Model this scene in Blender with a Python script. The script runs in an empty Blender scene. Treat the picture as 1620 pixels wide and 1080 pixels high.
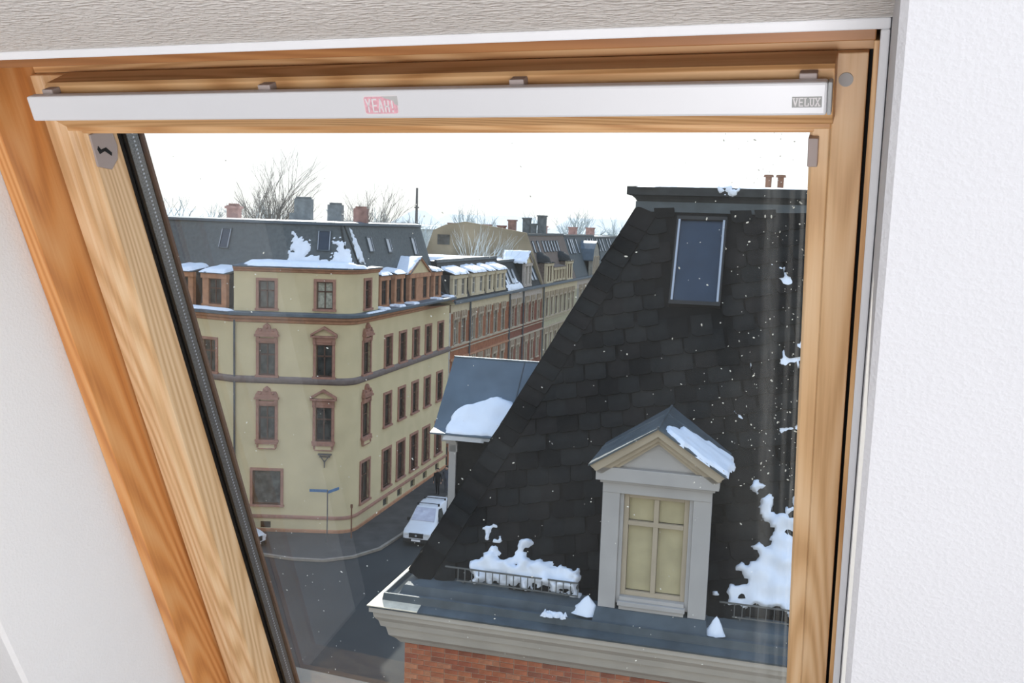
import bpy, math, random
from mathutils import Matrix, Vector, noise
from math import sin, cos, tan, radians, pi, atan, atan2, sqrt, hypot
random.seed(7)
sc = bpy.context.scene
col = sc.collection

# ------------------------------------------------------------------ camera, world, sun, added room fill lights, exposure
EYE = Vector((0, 0, 18.0))
FPX = 1532.0
rho, pit = radians(1.9), atan(183 / FPX)
r0 = Vector((1, 0, 0)); u0 = Vector((0, sin(pit), cos(pit))); FW = Vector((0, cos(pit), -sin(pit)))
RT = r0 * cos(rho) + u0 * sin(rho); UP = -r0 * sin(rho) + u0 * cos(rho)
cam = bpy.data.cameras.new('camera'); camo = bpy.data.objects.new('camera', cam); col.objects.link(camo)
camo.matrix_world = Matrix(((RT.x, UP.x, -FW.x, EYE.x), (RT.y, UP.y, -FW.y, EYE.y), (RT.z, UP.z, -FW.z, EYE.z), (0, 0, 0, 1)))
cam.sensor_width = 36; cam.lens = 36 * FPX / 1620; cam.clip_start = 0.02; cam.clip_end = 3000
sc.camera = camo
sc.view_settings.view_transform = 'Standard'; sc.view_settings.look = 'None'
sc.view_settings.gamma = 1; sc.view_settings.use_curve_mapping = False
sc.view_settings.exposure = 0.0

w = bpy.data.worlds.new('sky'); sc.world = w; w.use_nodes = True
nt = w.node_tree; nt.nodes.clear()
out = nt.nodes.new('ShaderNodeOutputWorld'); bg = nt.nodes.new('ShaderNodeBackground')
tc = nt.nodes.new('ShaderNodeTexCoord'); sep = nt.nodes.new('ShaderNodeSeparateXYZ'); rp = nt.nodes.new('ShaderNodeValToRGB')
nt.links.new(tc.outputs['Generated'], sep.inputs[0]); nt.links.new(sep.outputs['Z'], rp.inputs[0])
nt.links.new(rp.outputs[0], bg.inputs[0]); nt.links.new(bg.outputs[0], out.inputs[0])
rp.color_ramp.elements[0].position = 0.0; rp.color_ramp.elements[0].color = (1.0, 0.99, 0.97, 1)
rp.color_ramp.elements[1].position = 1.0; rp.color_ramp.elements[1].color = (0.36, 0.56, 0.95, 1)
e_ = rp.color_ramp.elements.new(0.32); e_.color = (0.78, 0.88, 1.0, 1)
bg.inputs[1].default_value = 1.45

SAZ, SEL = radians(-9), radians(36)
sd = Vector((sin(SAZ) * cos(SEL), cos(SAZ) * cos(SEL), sin(SEL)))
sun = bpy.data.lights.new('sun', 'SUN'); sun.energy = 7.5; sun.angle = radians(0.6); sun.color = (1.0, 0.95, 0.86)
suno = bpy.data.objects.new('sun', sun); col.objects.link(suno); suno.rotation_euler = sd.to_track_quat('Z', 'Y').to_euler()
suno.location = (0, -4, 40)

def area(name, loc, tgt, size, power, colr):
    l = bpy.data.lights.new(name, 'AREA'); l.size = size; l.energy = power; l.color = colr
    o = bpy.data.objects.new(name, l); col.objects.link(o)
    o.location = loc; o.rotation_euler = (Vector(loc) - Vector(tgt)).to_track_quat('Z', 'Y').to_euler()
    return o
az20 = radians(20)
RX = Vector((cos(az20), -sin(az20), 0)); RY = Vector((sin(az20), cos(az20), 0))      # room axes: along the window wall, outwards
def rm(x, y, z): return EYE + RX * x + RY * y + Vector((0, 0, z))
area('room_fill_high', rm(0.95, -0.05, 0.78), rm(-0.1, 1.0, 0.0), 0.4, 6, (0.84, 0.92, 1.0))  # added lamp out of view, lifts the right wall; no fixture there
area('room_fill_side', rm(1.25, 0.74, -0.8), rm(-1.0, 0.95, 0.2), 0.5, 5, (1.0, 0.98, 1.0))  # added side lamp, grazes in to brighten the left reveal and soffit
area('room_fill', rm(0.05, -1.0, -0.75), rm(-1.1, 0.9, 0.25), 1.1, 42, (1.0, 0.98, 1.0))  # added large lamp behind the camera, brightens wood and walls

# ------------------------------------------------------------------ helpers
def fr(o, x, y, z=(0, 0, 1)):
    x, y, z, o = Vector(x), Vector(y), Vector(z), Vector(o)
    return Matrix(((x.x, y.x, z.x, o.x), (x.y, y.y, z.y, o.y), (x.z, y.z, z.z, o.z), (0, 0, 0, 1)))
WM = {}
def link(name, data, parent=None, M=None, **props):
    o = bpy.data.objects.new(name, data); col.objects.link(o)
    PM = WM[parent.name] if parent is not None else Matrix.Identity(4)
    if M is None: M = PM
    if parent is not None: o.parent = parent
    o.matrix_local = PM.inverted() @ M
    WM[o.name] = M.copy()
    for k, v in props.items(): o[k] = v
    return o
def thing(name, M, label, cat, group=None, kind=None):
    o = link(name, None, None, M, label=label)
    if cat: o['category'] = cat
    if group: o['group'] = group
    if kind: o['kind'] = kind
    o.empty_display_size = 0.2
    return o
class MB:
    def __init__(s): s.v = []; s.f = []; s.m = []
    def add(s, vs, fs, mi=0):
        b = len(s.v); s.v += [tuple(p) for p in vs]
        for f in fs: s.f.append(tuple(b + i for i in f)); s.m.append(mi)
        return s
    def quad(s, a, b, c, d, mi=0): return s.add([a, b, c, d], [(0, 1, 2, 3)], mi)
    def box(s, x0, x1, y0, y1, z0, z1, mi=0):
        return s.add([(x0, y0, z0), (x1, y0, z0), (x1, y1, z0), (x0, y1, z0), (x0, y0, z1), (x1, y0, z1), (x1, y1, z1), (x0, y1, z1)],
              [(0, 3, 2, 1), (4, 5, 6, 7), (0, 1, 5, 4), (1, 2, 6, 5), (2, 3, 7, 6), (3, 0, 4, 7)], mi)
    def hexa(s, lo, hi, mi=0):          # two quads, matching order, lower one counter-clockwise from above
        return s.add(list(lo) + list(hi), [(3, 2, 1, 0), (4, 5, 6, 7), (0, 1, 5, 4), (1, 2, 6, 5), (2, 3, 7, 6), (3, 0, 4, 7)], mi)
    def prism(s, poly, a, b, axes='xz', mi=0):      # poly in plane 'axes', extruded along the third axis a..b
        n = len(poly)
        def P(p, t):
            if axes == 'xz': return (p[0], t, p[1])
            if axes == 'yz': return (t, p[0], p[1])
            return (p[0], p[1], t)
        vs = [P(p, a) for p in poly] + [P(p, b) for p in poly]
        fs = [tuple(range(n)), tuple(range(2 * n - 1, n - 1, -1))] + [(i, i + n, (i + 1) % n + n, (i + 1) % n) for i in range(n)]
        return s.add(vs, fs, mi)
    def tube(s, p, q, ra, rb=None, n=8, mi=0, cap=True):
        p, q = Vector(p), Vector(q); rb = ra if rb is None else rb
        d = (q - p).normalized(); x = d.orthogonal().normalized(); y = d.cross(x)
        vs = [p + (x * cos(2 * pi * i / n) + y * sin(2 * pi * i / n)) * ra for i in range(n)] + [q + (x * cos(2 * pi * i / n) + y * sin(2 * pi * i / n)) * rb for i in range(n)]
        fs = [(i, (i + 1) % n, (i + 1) % n + n, i + n) for i in range(n)]
        if cap: fs += [tuple(range(n - 1, -1, -1)), tuple(range(n, 2 * n))]
        return s.add(vs, fs, mi)
    def ball(s, c, r, n=8, mi=0, sz=1.0):
        vs = []; fs = []
        for i in range(n // 2 + 1):
            t = pi * i / (n // 2)
            for j in range(n): vs.append((c[0] + r * sin(t) * cos(2 * pi * j / n), c[1] + r * sin(t) * sin(2 * pi * j / n), c[2] + r * sz * cos(t)))
        for i in range(n // 2):
            for j in range(n): fs.append((i * n + j, (i + 1) * n + j, (i + 1) * n + (j + 1) % n, i * n + (j + 1) % n))
        return s.add(vs, fs, mi)
    def sweep(s, pts, prof, mi=0, cap=True):        # plan polyline, profile of (out, z); outwards is to the right of the path
        P = [offset(pts, o) for o, z in prof]; n = len(pts); k = len(prof)
        vs = []
        for j in range(n):
            for i in range(k): vs.append((P[i][j][0], P[i][j][1], prof[i][1]))
        fs = []
        for j in range(n - 1):
            for i in range(k - 1): fs.append((j * k + i, (j + 1) * k + i, (j + 1) * k + i + 1, j * k + i + 1))
        s.add(vs, fs, mi)
        if cap: s.add([vs[i] for i in range(k)], [tuple(range(k))], mi); s.add([vs[(n - 1) * k + i] for i in range(k)], [tuple(range(k - 1, -1, -1))], mi)
        return s
    def mesh(s, name, mats, smooth=False):
        me = bpy.data.meshes.new(name); me.from_pydata(s.v, [], s.f)
        for m in (mats if isinstance(mats, (list, tuple)) else [mats]): me.materials.append(m)
        me.polygons.foreach_set('material_index', s.m)
        if smooth: me.polygons.foreach_set('use_smooth', [True] * len(me.polygons))
        me.update(); return me
    def build(s, name, parent, mats, M=None, smooth=False, bevel=0, **props):
        me = s.mesh(name, mats, smooth)
        o = link(name, me, parent, M, **props)
        if bevel:
            b = o.modifiers.new('bevel', 'BEVEL'); b.width = bevel; b.segments = 2; b.limit_method = 'ANGLE'; b.angle_limit = radians(40)
        return o
def offset(pts, o):
    R = []
    for i, p in enumerate(pts):
        def nrm(a, b):
            d = (b[0] - a[0], b[1] - a[1]); l = hypot(*d); return (d[1] / l, -d[0] / l)
        ns = []
        if i > 0: ns.append(nrm(pts[i - 1], p))
        if i < len(pts) - 1: ns.append(nrm(p, pts[i + 1]))
        if len(ns) == 2:
            m = (ns[0][0] + ns[1][0], ns[0][1] + ns[1][1]); l = hypot(*m); m = (m[0] / l, m[1] / l)
            k = 1 / max(0.3, m[0] * ns[0][0] + m[1] * ns[0][1])
        else: m = ns[0]; k = 1
        R.append((p[0] + m[0] * o * k, p[1] + m[1] * o * k))
    return R
def wall(mb, x0, x1, z0, z1, holes=(), t=0.2, mi=0):
    xs = sorted({x0, x1} | {h[0] for h in holes} | {h[1] for h in holes}); zs = sorted({z0, z1} | {h[2] for h in holes} | {h[3] for h in holes})
    xs = [x for x in xs if x0 <= x <= x1]; zs = [z for z in zs if z0 <= z <= z1]
    for i in range(len(xs) - 1):
        for j in range(len(zs) - 1):
            cx, cz = (xs[i] + xs[i + 1]) / 2, (zs[j] + zs[j + 1]) / 2
            if any(h[0] < cx < h[1] and h[2] < cz < h[3] for h in holes): continue
            mb.quad((xs[i], 0, zs[j]), (xs[i + 1], 0, zs[j]), (xs[i + 1], 0, zs[j + 1]), (xs[i], 0, zs[j + 1]), mi)
    for a, b, c, d in holes:
        mb.quad((a, 0, c), (b, 0, c), (b, t, c), (a, t, c), mi); mb.quad((a, 0, d), (a, t, d), (b, t, d), (b, 0, d), mi)
        mb.quad((a, 0, c), (a, t, c), (a, t, d), (a, 0, d), mi); mb.quad((b, 0, c), (b, 0, d), (b, t, d), (b, t, c), mi)
    return mb

# ------------------------------------------------------------------ materials
def lin(c): c /= 255; return c / 12.92 if c <= 0.04045 else ((c + 0.055) / 1.055) ** 2.4
def sr(r, g, b, k=1.0): return (min(.95, lin(r) * k), min(.95, lin(g) * k), min(.95, lin(b) * k), 1)
def mat(name, c, rough=0.8, metal=0.0, spec=0.3, var=0.12, vs=3.0, bump=0.0, bs=60.0, coord='Object', dark=None):
    m = bpy.data.materials.new(name); m.use_nodes = True; t = m.node_tree; b = t.nodes['Principled BSDF']
    b.inputs['Roughness'].default_value = rough; b.inputs['Metallic'].default_value = metal; b.inputs['Specular IOR Level'].default_value = spec
    tc = t.nodes.new('ShaderNodeTexCoord')
    n = t.nodes.new('ShaderNodeTexNoise'); n.inputs['Scale'].default_value = vs; n.inputs['Detail'].default_value = 5
    t.links.new(tc.outputs[coord], n.inputs['Vector'])
    r = t.nodes.new('ShaderNodeValToRGB'); r.color_ramp.elements[0].position = .3; r.color_ramp.elements[1].position = .7
    d = dark or tuple(x * (1 - 2 * var) for x in c[:3]) + (1,)
    r.color_ramp.elements[0].color = d; r.color_ramp.elements[1].color = tuple(min(1, x * (1 + var)) for x in c[:3]) + (1,)
    t.links.new(n.outputs[0], r.inputs[0]); t.links.new(r.outputs[0], b.inputs['Base Color'])
    if bump:
        n2 = t.nodes.new('ShaderNodeTexNoise'); n2.inputs['Scale'].default_value = bs; n2.inputs['Detail'].default_value = 4
        t.links.new(tc.outputs[coord], n2.inputs['Vector'])
        bp = t.nodes.new('ShaderNodeBump'); bp.inputs['Strength'].default_value = bump; bp.inputs['Distance'].default_value = 0.02
        t.links.new(n2.outputs[0], bp.inputs['Height']); t.links.new(bp.outputs[0], b.inputs['Normal'])
    return m
def plaster(name, c, scale=150.0, strength=0.5, dist=0.003, stretch=(1, 1, 1)):
    m = bpy.data.materials.new(name); m.use_nodes = True; t = m.node_tree; b = t.nodes['Principled BSDF']
    b.inputs['Roughness'].default_value = 0.85; b.inputs['Specular IOR Level'].default_value = 0.2
    tc = t.nodes.new('ShaderNodeTexCoord'); mp = t.nodes.new('ShaderNodeMapping'); mp.inputs['Scale'].default_value = stretch
    t.links.new(tc.outputs['Object'], mp.inputs[0])
    n = t.nodes.new('ShaderNodeTexNoise'); n.inputs['Scale'].default_value = 6; n.inputs['Detail'].default_value = 3
    r = t.nodes.new('ShaderNodeValToRGB'); r.color_ramp.elements[0].color = tuple(x * .95 for x in c[:3]) + (1,); r.color_ramp.elements[1].color = c
    t.links.new(mp.outputs[0], n.inputs['Vector']); t.links.new(n.outputs[0], r.inputs[0]); t.links.new(r.outputs[0], b.inputs['Base Color'])
    v = t.nodes.new('ShaderNodeTexNoise'); v.inputs['Scale'].default_value = scale; v.inputs['Detail'].default_value = 2.5; v.inputs['Roughness'].default_value = .5
    t.links.new(mp.outputs[0], v.inputs['Vector'])
    rr = t.nodes.new('ShaderNodeValToRGB'); rr.color_ramp.elements[0].position = .42; rr.color_ramp.elements[1].position = .68
    t.links.new(v.outputs[0], rr.inputs[0])
    bp = t.nodes.new('ShaderNodeBump'); bp.inputs['Strength'].default_value = strength; bp.inputs['Distance'].default_value = dist
    t.links.new(rr.outputs[0], bp.inputs['Height']); t.links.new(bp.outputs[0], b.inputs['Normal'])
    return m
def wood(name, axis, lo, mid, hi, across=9.0, seed=0.0, rough=0.42):
    m = bpy.data.materials.new(name); m.use_nodes = True; t = m.node_tree; b = t.nodes['Principled BSDF']
    b.inputs['Roughness'].default_value = rough; b.inputs['Specular IOR Level'].default_value = .4
    tc = t.nodes.new('ShaderNodeTexCoord'); mp = t.nodes.new('ShaderNodeMapping')
    s = [across, across, across]; s[axis] = across * .09
    mp.inputs['Scale'].default_value = s; mp.inputs['Location'].default_value = (seed, seed * .7, seed * 1.3)
    t.links.new(tc.outputs['Object'], mp.inputs[0])
    n = t.nodes.new('ShaderNodeTexNoise'); n.inputs['Scale'].default_value = 1.0; n.inputs['Detail'].default_value = 1.2
    t.links.new(mp.outputs[0], n.inputs['Vector'])
    mu = t.nodes.new('ShaderNodeMath'); mu.operation = 'MULTIPLY'; mu.inputs[1].default_value = 150
    sn = t.nodes.new('ShaderNodeMath'); sn.operation = 'SINE'
    t.links.new(n.outputs[0], mu.inputs[0]); t.links.new(mu.outputs[0], sn.inputs[0])
    ma = t.nodes.new('ShaderNodeMapRange'); ma.inputs['From Min'].default_value = -1
    t.links.new(sn.outputs[0], ma.inputs[0])
    mp2 = t.nodes.new('ShaderNodeMapping'); s2 = [230, 230, 230]; s2[axis] = 7; mp2.inputs['Scale'].default_value = s2
    t.links.new(tc.outputs['Object'], mp2.inputs[0])
    n2 = t.nodes.new('ShaderNodeTexNoise'); n2.inputs['Scale'].default_value = 1; n2.inputs['Detail'].default_value = 3
    t.links.new(mp2.outputs[0], n2.inputs['Vector'])
    mx = t.nodes.new('ShaderNodeMath'); mx.operation = 'MULTIPLY_ADD'; mx.inputs[1].default_value = .48; t.links.new(ma.outputs[0], mx.inputs[0])
    m3 = t.nodes.new('ShaderNodeMath'); m3.operation = 'MULTIPLY'; m3.inputs[1].default_value = .52; t.links.new(n2.outputs[0], m3.inputs[0])
    t.links.new(m3.outputs[0], mx.inputs[2])
    r = t.nodes.new('ShaderNodeValToRGB'); r.color_ramp.elements[0].color = hi; r.color_ramp.elements[1].color = lo; r.color_ramp.elements[0].position = .1; r.color_ramp.elements[1].position = .95
    e = r.color_ramp.elements.new(.55); e.color = mid
    t.links.new(mx.outputs[0], r.inputs[0]); t.links.new(r.outputs[0], b.inputs['Base Color'])
    bp = t.nodes.new('ShaderNodeBump'); bp.inputs['Strength'].default_value = .15; bp.inputs['Distance'].default_value = .001
    t.links.new(n2.outputs[0], bp.inputs['Height']); t.links.new(bp.outputs[0], b.inputs['Normal'])
    return m
def glass_mat(name, tint, dirt=0.0, streak=False):
    m = bpy.data.materials.new(name); m.use_nodes = True; t = m.node_tree; t.nodes.clear()
    o = t.nodes.new('ShaderNodeOutputMaterial'); tr = t.nodes.new('ShaderNodeBsdfTransparent'); gl = t.nodes.new('ShaderNodeBsdfGlossy')
    tr.inputs[0].default_value = tint; gl.inputs['Roughness'].default_value = 0.0
    f = t.nodes.new('ShaderNodeFresnel'); f.inputs[0].default_value = 1.5
    ge = t.nodes.new('ShaderNodeNewGeometry'); iv = t.nodes.new('ShaderNodeMath'); iv.operation = 'SUBTRACT'; iv.inputs[0].default_value = 1; t.links.new(ge.outputs['Backfacing'], iv.inputs[1])
    fm = t.nodes.new('ShaderNodeMath'); fm.operation = 'MULTIPLY'; t.links.new(f.outputs[0], fm.inputs[0]); t.links.new(iv.outputs[0], fm.inputs[1])
    mx = t.nodes.new('ShaderNodeMixShader'); t.links.new(fm.outputs[0], mx.inputs[0]); t.links.new(tr.outputs[0], mx.inputs[1]); t.links.new(gl.outputs[0], mx.inputs[2])
    last = mx
    if dirt:
        tc = t.nodes.new('ShaderNodeTexCoord'); n = t.nodes.new('ShaderNodeTexNoise'); n.inputs['Scale'].default_value = 5; n.inputs['Detail'].default_value = 6
        t.links.new(tc.outputs['Object'], n.inputs['Vector'])
        mr = t.nodes.new('ShaderNodeMapRange'); mr.inputs['From Min'].default_value = .35; mr.inputs['From Max'].default_value = .7; mr.inputs['To Min'].default_value = dirt * .35; mr.inputs['To Max'].default_value = dirt * 1.6
        t.links.new(n.outputs[0], mr.inputs[0]); fac = mr.outputs[0]
        if streak:      # dried run-off down the right-hand side of the pane
            sp = t.nodes.new('ShaderNodeSeparateXYZ'); t.links.new(tc.outputs['Object'], sp.inputs[0])
            for x0, wd, amt in ((-0.110, .012, .028), (-0.088, .004, .022), (-0.076, .003, .05), (-0.135, .03, .006)):
                a = t.nodes.new('ShaderNodeMath'); a.operation = 'SUBTRACT'; a.inputs[1].default_value = x0; t.links.new(sp.outputs[0], a.inputs[0])
                ab = t.nodes.new('ShaderNodeMath'); ab.operation = 'ABSOLUTE'; t.links.new(a.outputs[0], ab.inputs[0])
                q = t.nodes.new('ShaderNodeMapRange'); q.inputs['From Min'].default_value = wd; q.inputs['From Max'].default_value = wd * .4; q.inputs['To Max'].default_value = amt
                t.links.new(ab.outputs[0], q.inputs[0])
                mp = t.nodes.new('ShaderNodeMapping'); mp.inputs['Scale'].default_value = (300, 25, 1); t.links.new(tc.outputs['Object'], mp.inputs[0])
                nn = t.nodes.new('ShaderNodeTexNoise'); nn.inputs['Scale'].default_value = 1; nn.inputs['Detail'].default_value = 3; t.links.new(mp.outputs[0], nn.inputs['Vector'])
                mu = t.nodes.new('ShaderNodeMath'); mu.operation = 'MULTIPLY'; t.links.new(q.outputs[0], mu.inputs[0]); t.links.new(nn.outputs[0], mu.inputs[1])
                ad = t.nodes.new('ShaderNodeMath'); ad.operation = 'ADD'; t.links.new(fac, ad.inputs[0]); t.links.new(mu.outputs[0], ad.inputs[1]); fac = ad.outputs[0]
        tl = t.nodes.new('ShaderNodeBsdfTranslucent'); tl.inputs[0].default_value = (.95, .95, .95, 1)
        df = t.nodes.new('ShaderNodeBsdfDiffuse'); df.inputs[0].default_value = (.9, .9, .9, 1)
        md = t.nodes.new('ShaderNodeMixShader'); md.inputs[0].default_value = .5; t.links.new(tl.outputs[0], md.inputs[1]); t.links.new(df.outputs[0], md.inputs[2])
        m2 = t.nodes.new('ShaderNodeMixShader'); t.links.new(fac, m2.inputs[0]); t.links.new(mx.outputs[0], m2.inputs[1]); t.links.new(md.outputs[0], m2.inputs[2]); last = m2
    t.links.new(last.outputs[0], o.inputs[0]); return m

K = 1.12
m_white = plaster('white_textured_wallpaper', (.665, .67, .69, 1), 230, .16, .003)
m_white2 = plaster('white_wallpaper_lightened', (.82, .81, .80, 1), 230, .12, .003)  # same wallpaper, lightened to offset the dimmer light on the left
m_lintel = plaster('rough_lintel_plaster', (.86, .83, .79, 1), 170, .6, .005, (.5, 1, 1))
m_trimw = mat('white_trim_paint', (.83, .84, .86, 1), .5, var=.02)
W1 = ((.42, .20, .07, 1), (.64, .37, .165, 1), (.76, .49, .25, 1))
m_wy = wood('pine_upright', 1, *W1, across=9, seed=1.3)
m_wyL = wood('pine_upright_pale', 1, (.50, .29, .13, 1), (.71, .47, .25, 1), (.82, .60, .37, 1), across=8, seed=4.1)
m_wx = wood('pine_crosswise', 0, *W1, across=9, seed=2.2)
m_wj = wood('pine_reddish_lining', 1, (.46, .17, .05, 1), (.66, .29, .09, 1), (.74, .39, .16, 1), across=6, seed=7.7, rough=.35)
m_wjx = wood('pine_reddish_head', 0, (.25, .10, .03, 1), (.34, .14, .045, 1), (.40, .18, .06, 1), across=7, seed=3.7)
m_alu = mat('brushed_aluminium', (.74, .75, .77, 1), .42, metal=.1, spec=.5, var=.02)
m_plastic = mat('taupe_plastic', (.40, .34, .32, 1), .45, var=.04)
m_greyp = mat('grey_plastic', (.42, .43, .43, 1), .5, var=.03)
m_black = mat('black_rubber_and_gap_shade', (.006, .006, .006, 1), .6)
m_spacer = mat('perforated_spacer_metal', (.15, .155, .16, 1), .3, metal=.5, var=.25, vs=400)
m_glassin = glass_mat('window_glass_inner', (.97, .975, .97, 1))
m_glassout = glass_mat('window_glass_outer', (.97, .975, .97, 1), dirt=.005, streak=True)
m_dust = mat('pale_dirt_flecks', (.9, .9, .85, 1), .6)
m_floor = mat('brown_floor', (.10, .10, .095, 1), .6, vs=2)
m_pink = mat('sticker_pink', (.76, .42, .48, 1), .5, var=.1, vs=300); m_stw = mat('sticker_white', (.85, .82, .83, 1), .5)
m_stg = mat('sticker_worn_grey', (.55, .55, .54, 1), .5); m_logo = mat('brand_plate_grey', (.33, .34, .33, 1), .5, var=.02)

m_yel = mat('yellow_render', sr(186, 172, 138, K * 1.18), .9, var=.05, vs=.7)
m_yst = mat('yellow_render_base', sr(168, 150, 118, K * 1.15), .9, var=.08, vs=1)
m_pst = mat('pink_sandstone', sr(156, 116, 100, K), .85, var=.12, vs=4)
m_ora = mat('orange_terracotta_trim', sr(172, 126, 96, K), .85, var=.12, vs=3)
m_band = mat('grey_stone_band', sr(122, 110, 106, K), .85, var=.1, vs=4)
m_zinc = mat('zinc_sheet', sr(92, 104, 114, K), .5, metal=.15, var=.1, vs=2)
m_zincd = mat('dark_zinc_sheet', sr(80, 88, 93, K), .55, metal=.1, var=.15, vs=3)
m_roofg = mat('grey_slate_roof', sr(84, 90, 92, K), .75, var=.12, vs=6, bump=.3, bs=12)
m_roofd = mat('dark_slate_roof', sr(52, 54, 54, K), .75, var=.15, vs=6)
m_roofb = mat('brown_tile_roof', sr(116, 104, 96, K), .8, var=.18, vs=8)
m_snow = mat('snow', (.86, .90, .97, 1), .6, spec=.3, var=.03, vs=4, bump=.25, bs=14)
m_pane = mat('dark_window_pane', (.05, .055, .052, 1), .12, spec=.5, var=.5, vs=1.5)
m_pane2 = mat('greenish_window_pane', (.10, .11, .10, 1), .15, spec=.5, var=.4, vs=2)
m_curt = mat('net_curtain', sr(165, 165, 150, K), .9, var=.2, vs=9)
m_wfr = mat('brown_window_frame', sr(92, 68, 56, K), .7); m_wfw = mat('white_window_frame', sr(185, 180, 170, K), .6, var=.05)
m_chim = mat('chimney_render', sr(112, 116, 116, K), .9, var=.15); m_chimb = mat('chimney_brick', sr(150, 118, 108, K), .9, var=.15)
m_party = mat('mustard_party_wall', sr(148, 134, 110, K), .95, var=.14, vs=.5)
m_red = mat('red_brick_facade', sr(146, 92, 64, K), .9, var=.15, vs=3); m_redd = mat('dark_red_brick_facade', sr(122, 74, 58, K), .9, var=.15, vs=3)
m_frie = mat('cream_frieze', sr(194, 180, 152, K), .9, var=.06); m_frip = mat('pale_pink_frieze', sr(176, 166, 156, K), .9, var=.06)
m_quoin = mat('pale_stone_trim', sr(176, 162, 142, K), .9, var=.08)
m_creamf = mat('cream_facade', sr(168, 162, 136, K), .9, var=.08); m_greyf = mat('grey_beige_facade', sr(150, 146, 136, K), .9, var=.1)
m_asph = mat('asphalt', sr(50, 53, 54, K * 1.1), .95, var=.1, vs=.35, bump=.2, bs=3)
m_walk = mat('pavement', sr(72, 70, 68, K * 1.1), .95, var=.14, vs=1.2); m_kerb = mat('granite_kerb', sr(125, 118, 108, K * 1.2), .9, var=.1, vs=3)
m_haze = mat('haze_pale_distant_roof', sr(214, 216, 212, K * 1.15), .9, var=.04); m_hazew = mat('haze_pale_distant_wall', sr(205, 208, 206, K * 1.1), .9, var=.05)  # aerial haze painted as paler colour on distant roofs and walls
m_bark = mat('bark', sr(120, 116, 108, K), .9); m_frost_haze = mat('frosted_and_hazed_twigs', sr(196, 204, 204, K), .9)
m_slab = mat('slate_base', (.008, .0085, .009, 1), .9, spec=.1)
m_slate = [mat('slate_%s' % n, c, .75, spec=.06, var=.2, vs=5, bump=.4, bs=10) for n, c in (('blue', (.0125, .0138, .0142, 1)), ('grey', (.0175, .0182, .018, 1)), ('brown', (.0145, .0137, .0135, 1)), ('black', (.007, .0075, .0078, 1)))]
m_brick = [mat('brick_%s' % n, c, .9, var=.15, vs=8, bump=.3, bs=60) for n, c in (('orange', sr(176, 104, 72, K)), ('red', sr(160, 88, 62, K)), ('pale', sr(184, 120, 88, K)), ('dark', sr(144, 84, 62, K)))]
m_mort = mat('mortar', sr(186, 158, 136, K), .95)
m_corn = mat('cream_cornice_render', sr(166, 158, 147, K * 1.25), .9, var=.05, vs=1.5, bump=.15, bs=20)
m_dwhite = mat('dormer_white_paint', sr(176, 172, 168, K), .7, var=.04, vs=2); m_dcream = mat('dormer_cream_paint', sr(176, 162, 140, K), .75, var=.05, vs=2)
m_blind = mat('cream_roller_blind', sr(206, 194, 156, K * 1.25), .8, var=.06, vs=3)
m_skyg = mat('skylight_glass', (.028, .045, .075, 1), .12, spec=.35, var=.1); m_skyf = mat('skylight_frame', (.03, .028, .025, 1), .5)
m_strip = mat('bright_metal_and_glint', (.42, .45, .50, 1), .35, metal=.3, var=.03)
m_guard = mat('weathered_snow_guard', (.16, .165, .16, 1), .6, metal=.3)
m_car = mat('white_car_paint', (.70, .71, .74, 1), .3, spec=.5, var=.02); m_carg = mat('car_glass', (.50, .50, .58, 1), .08, spec=.6, var=.1)
m_tyre = mat('tyre_rubber', (.015, .015, .015, 1), .8); m_lamp = mat('headlamp', (.7, .7, .7, 1), .1); m_grille = mat('dark_grille', (.02, .02, .02, 1), .5)
m_cloth = mat('dark_cloth', (.02, .02, .022, 1), .9); m_cloth2 = mat('grey_blue_cloth', (.10, .11, .14, 1), .9); m_skin = mat('skin', (.55, .33, .24, 1), .6); m_hair = mat('dark_hair', (.03, .02, .015, 1), .8)
m_sign = mat('blue_sign', sr(70, 110, 150, K), .5); m_pole = mat('grey_pole', sr(98, 96, 96, K), .5, metal=.3); m_rust = mat('brown_pole', sr(120, 84, 64, K), .7)

# ------------------------------------------------------------------ ground
GM = Matrix.Identity(4)
mb = MB(); mb.box(-420, 420, -40, 420, -.4, 0); mb.build('ground', None, m_asph, GM, kind='structure')
AZS = radians(15); SX = Vector((sin(AZS), cos(AZS), 0)); SY = Vector((-cos(AZS), sin(AZS), 0)); SO = Vector((-8.08, 57.09, 0))
def st(s, y=0): p = SO + SX * s + SY * y; return (p.x, p.y)
curb = [(-34, 60.2), (-20, 53.4), (-15.2, 51.2), (-13.2, 50.3), (-11.3, 49.7), (-9.6, 49.6), (-8.2, 50.3), (-7.0, 51.7), (-6.1, 54.2), st(0, -2.6), st(14, -2.6), st(90, -1)]
mb = MB(); mb.prism(curb + [st(90, 2), st(10, 2), (-9, 56), (-16, 56), (-34, 64)], 0.0, .13, 'xy'); mb.build('pavement', None, m_walk, GM, kind='structure')
mb = MB(); mb.sweep(curb, [(0, .02), (.18, .02), (.18, .15), (0, .15), (0, .02)]); mb.build('kerb', None, m_kerb, GM, kind='structure')

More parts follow.
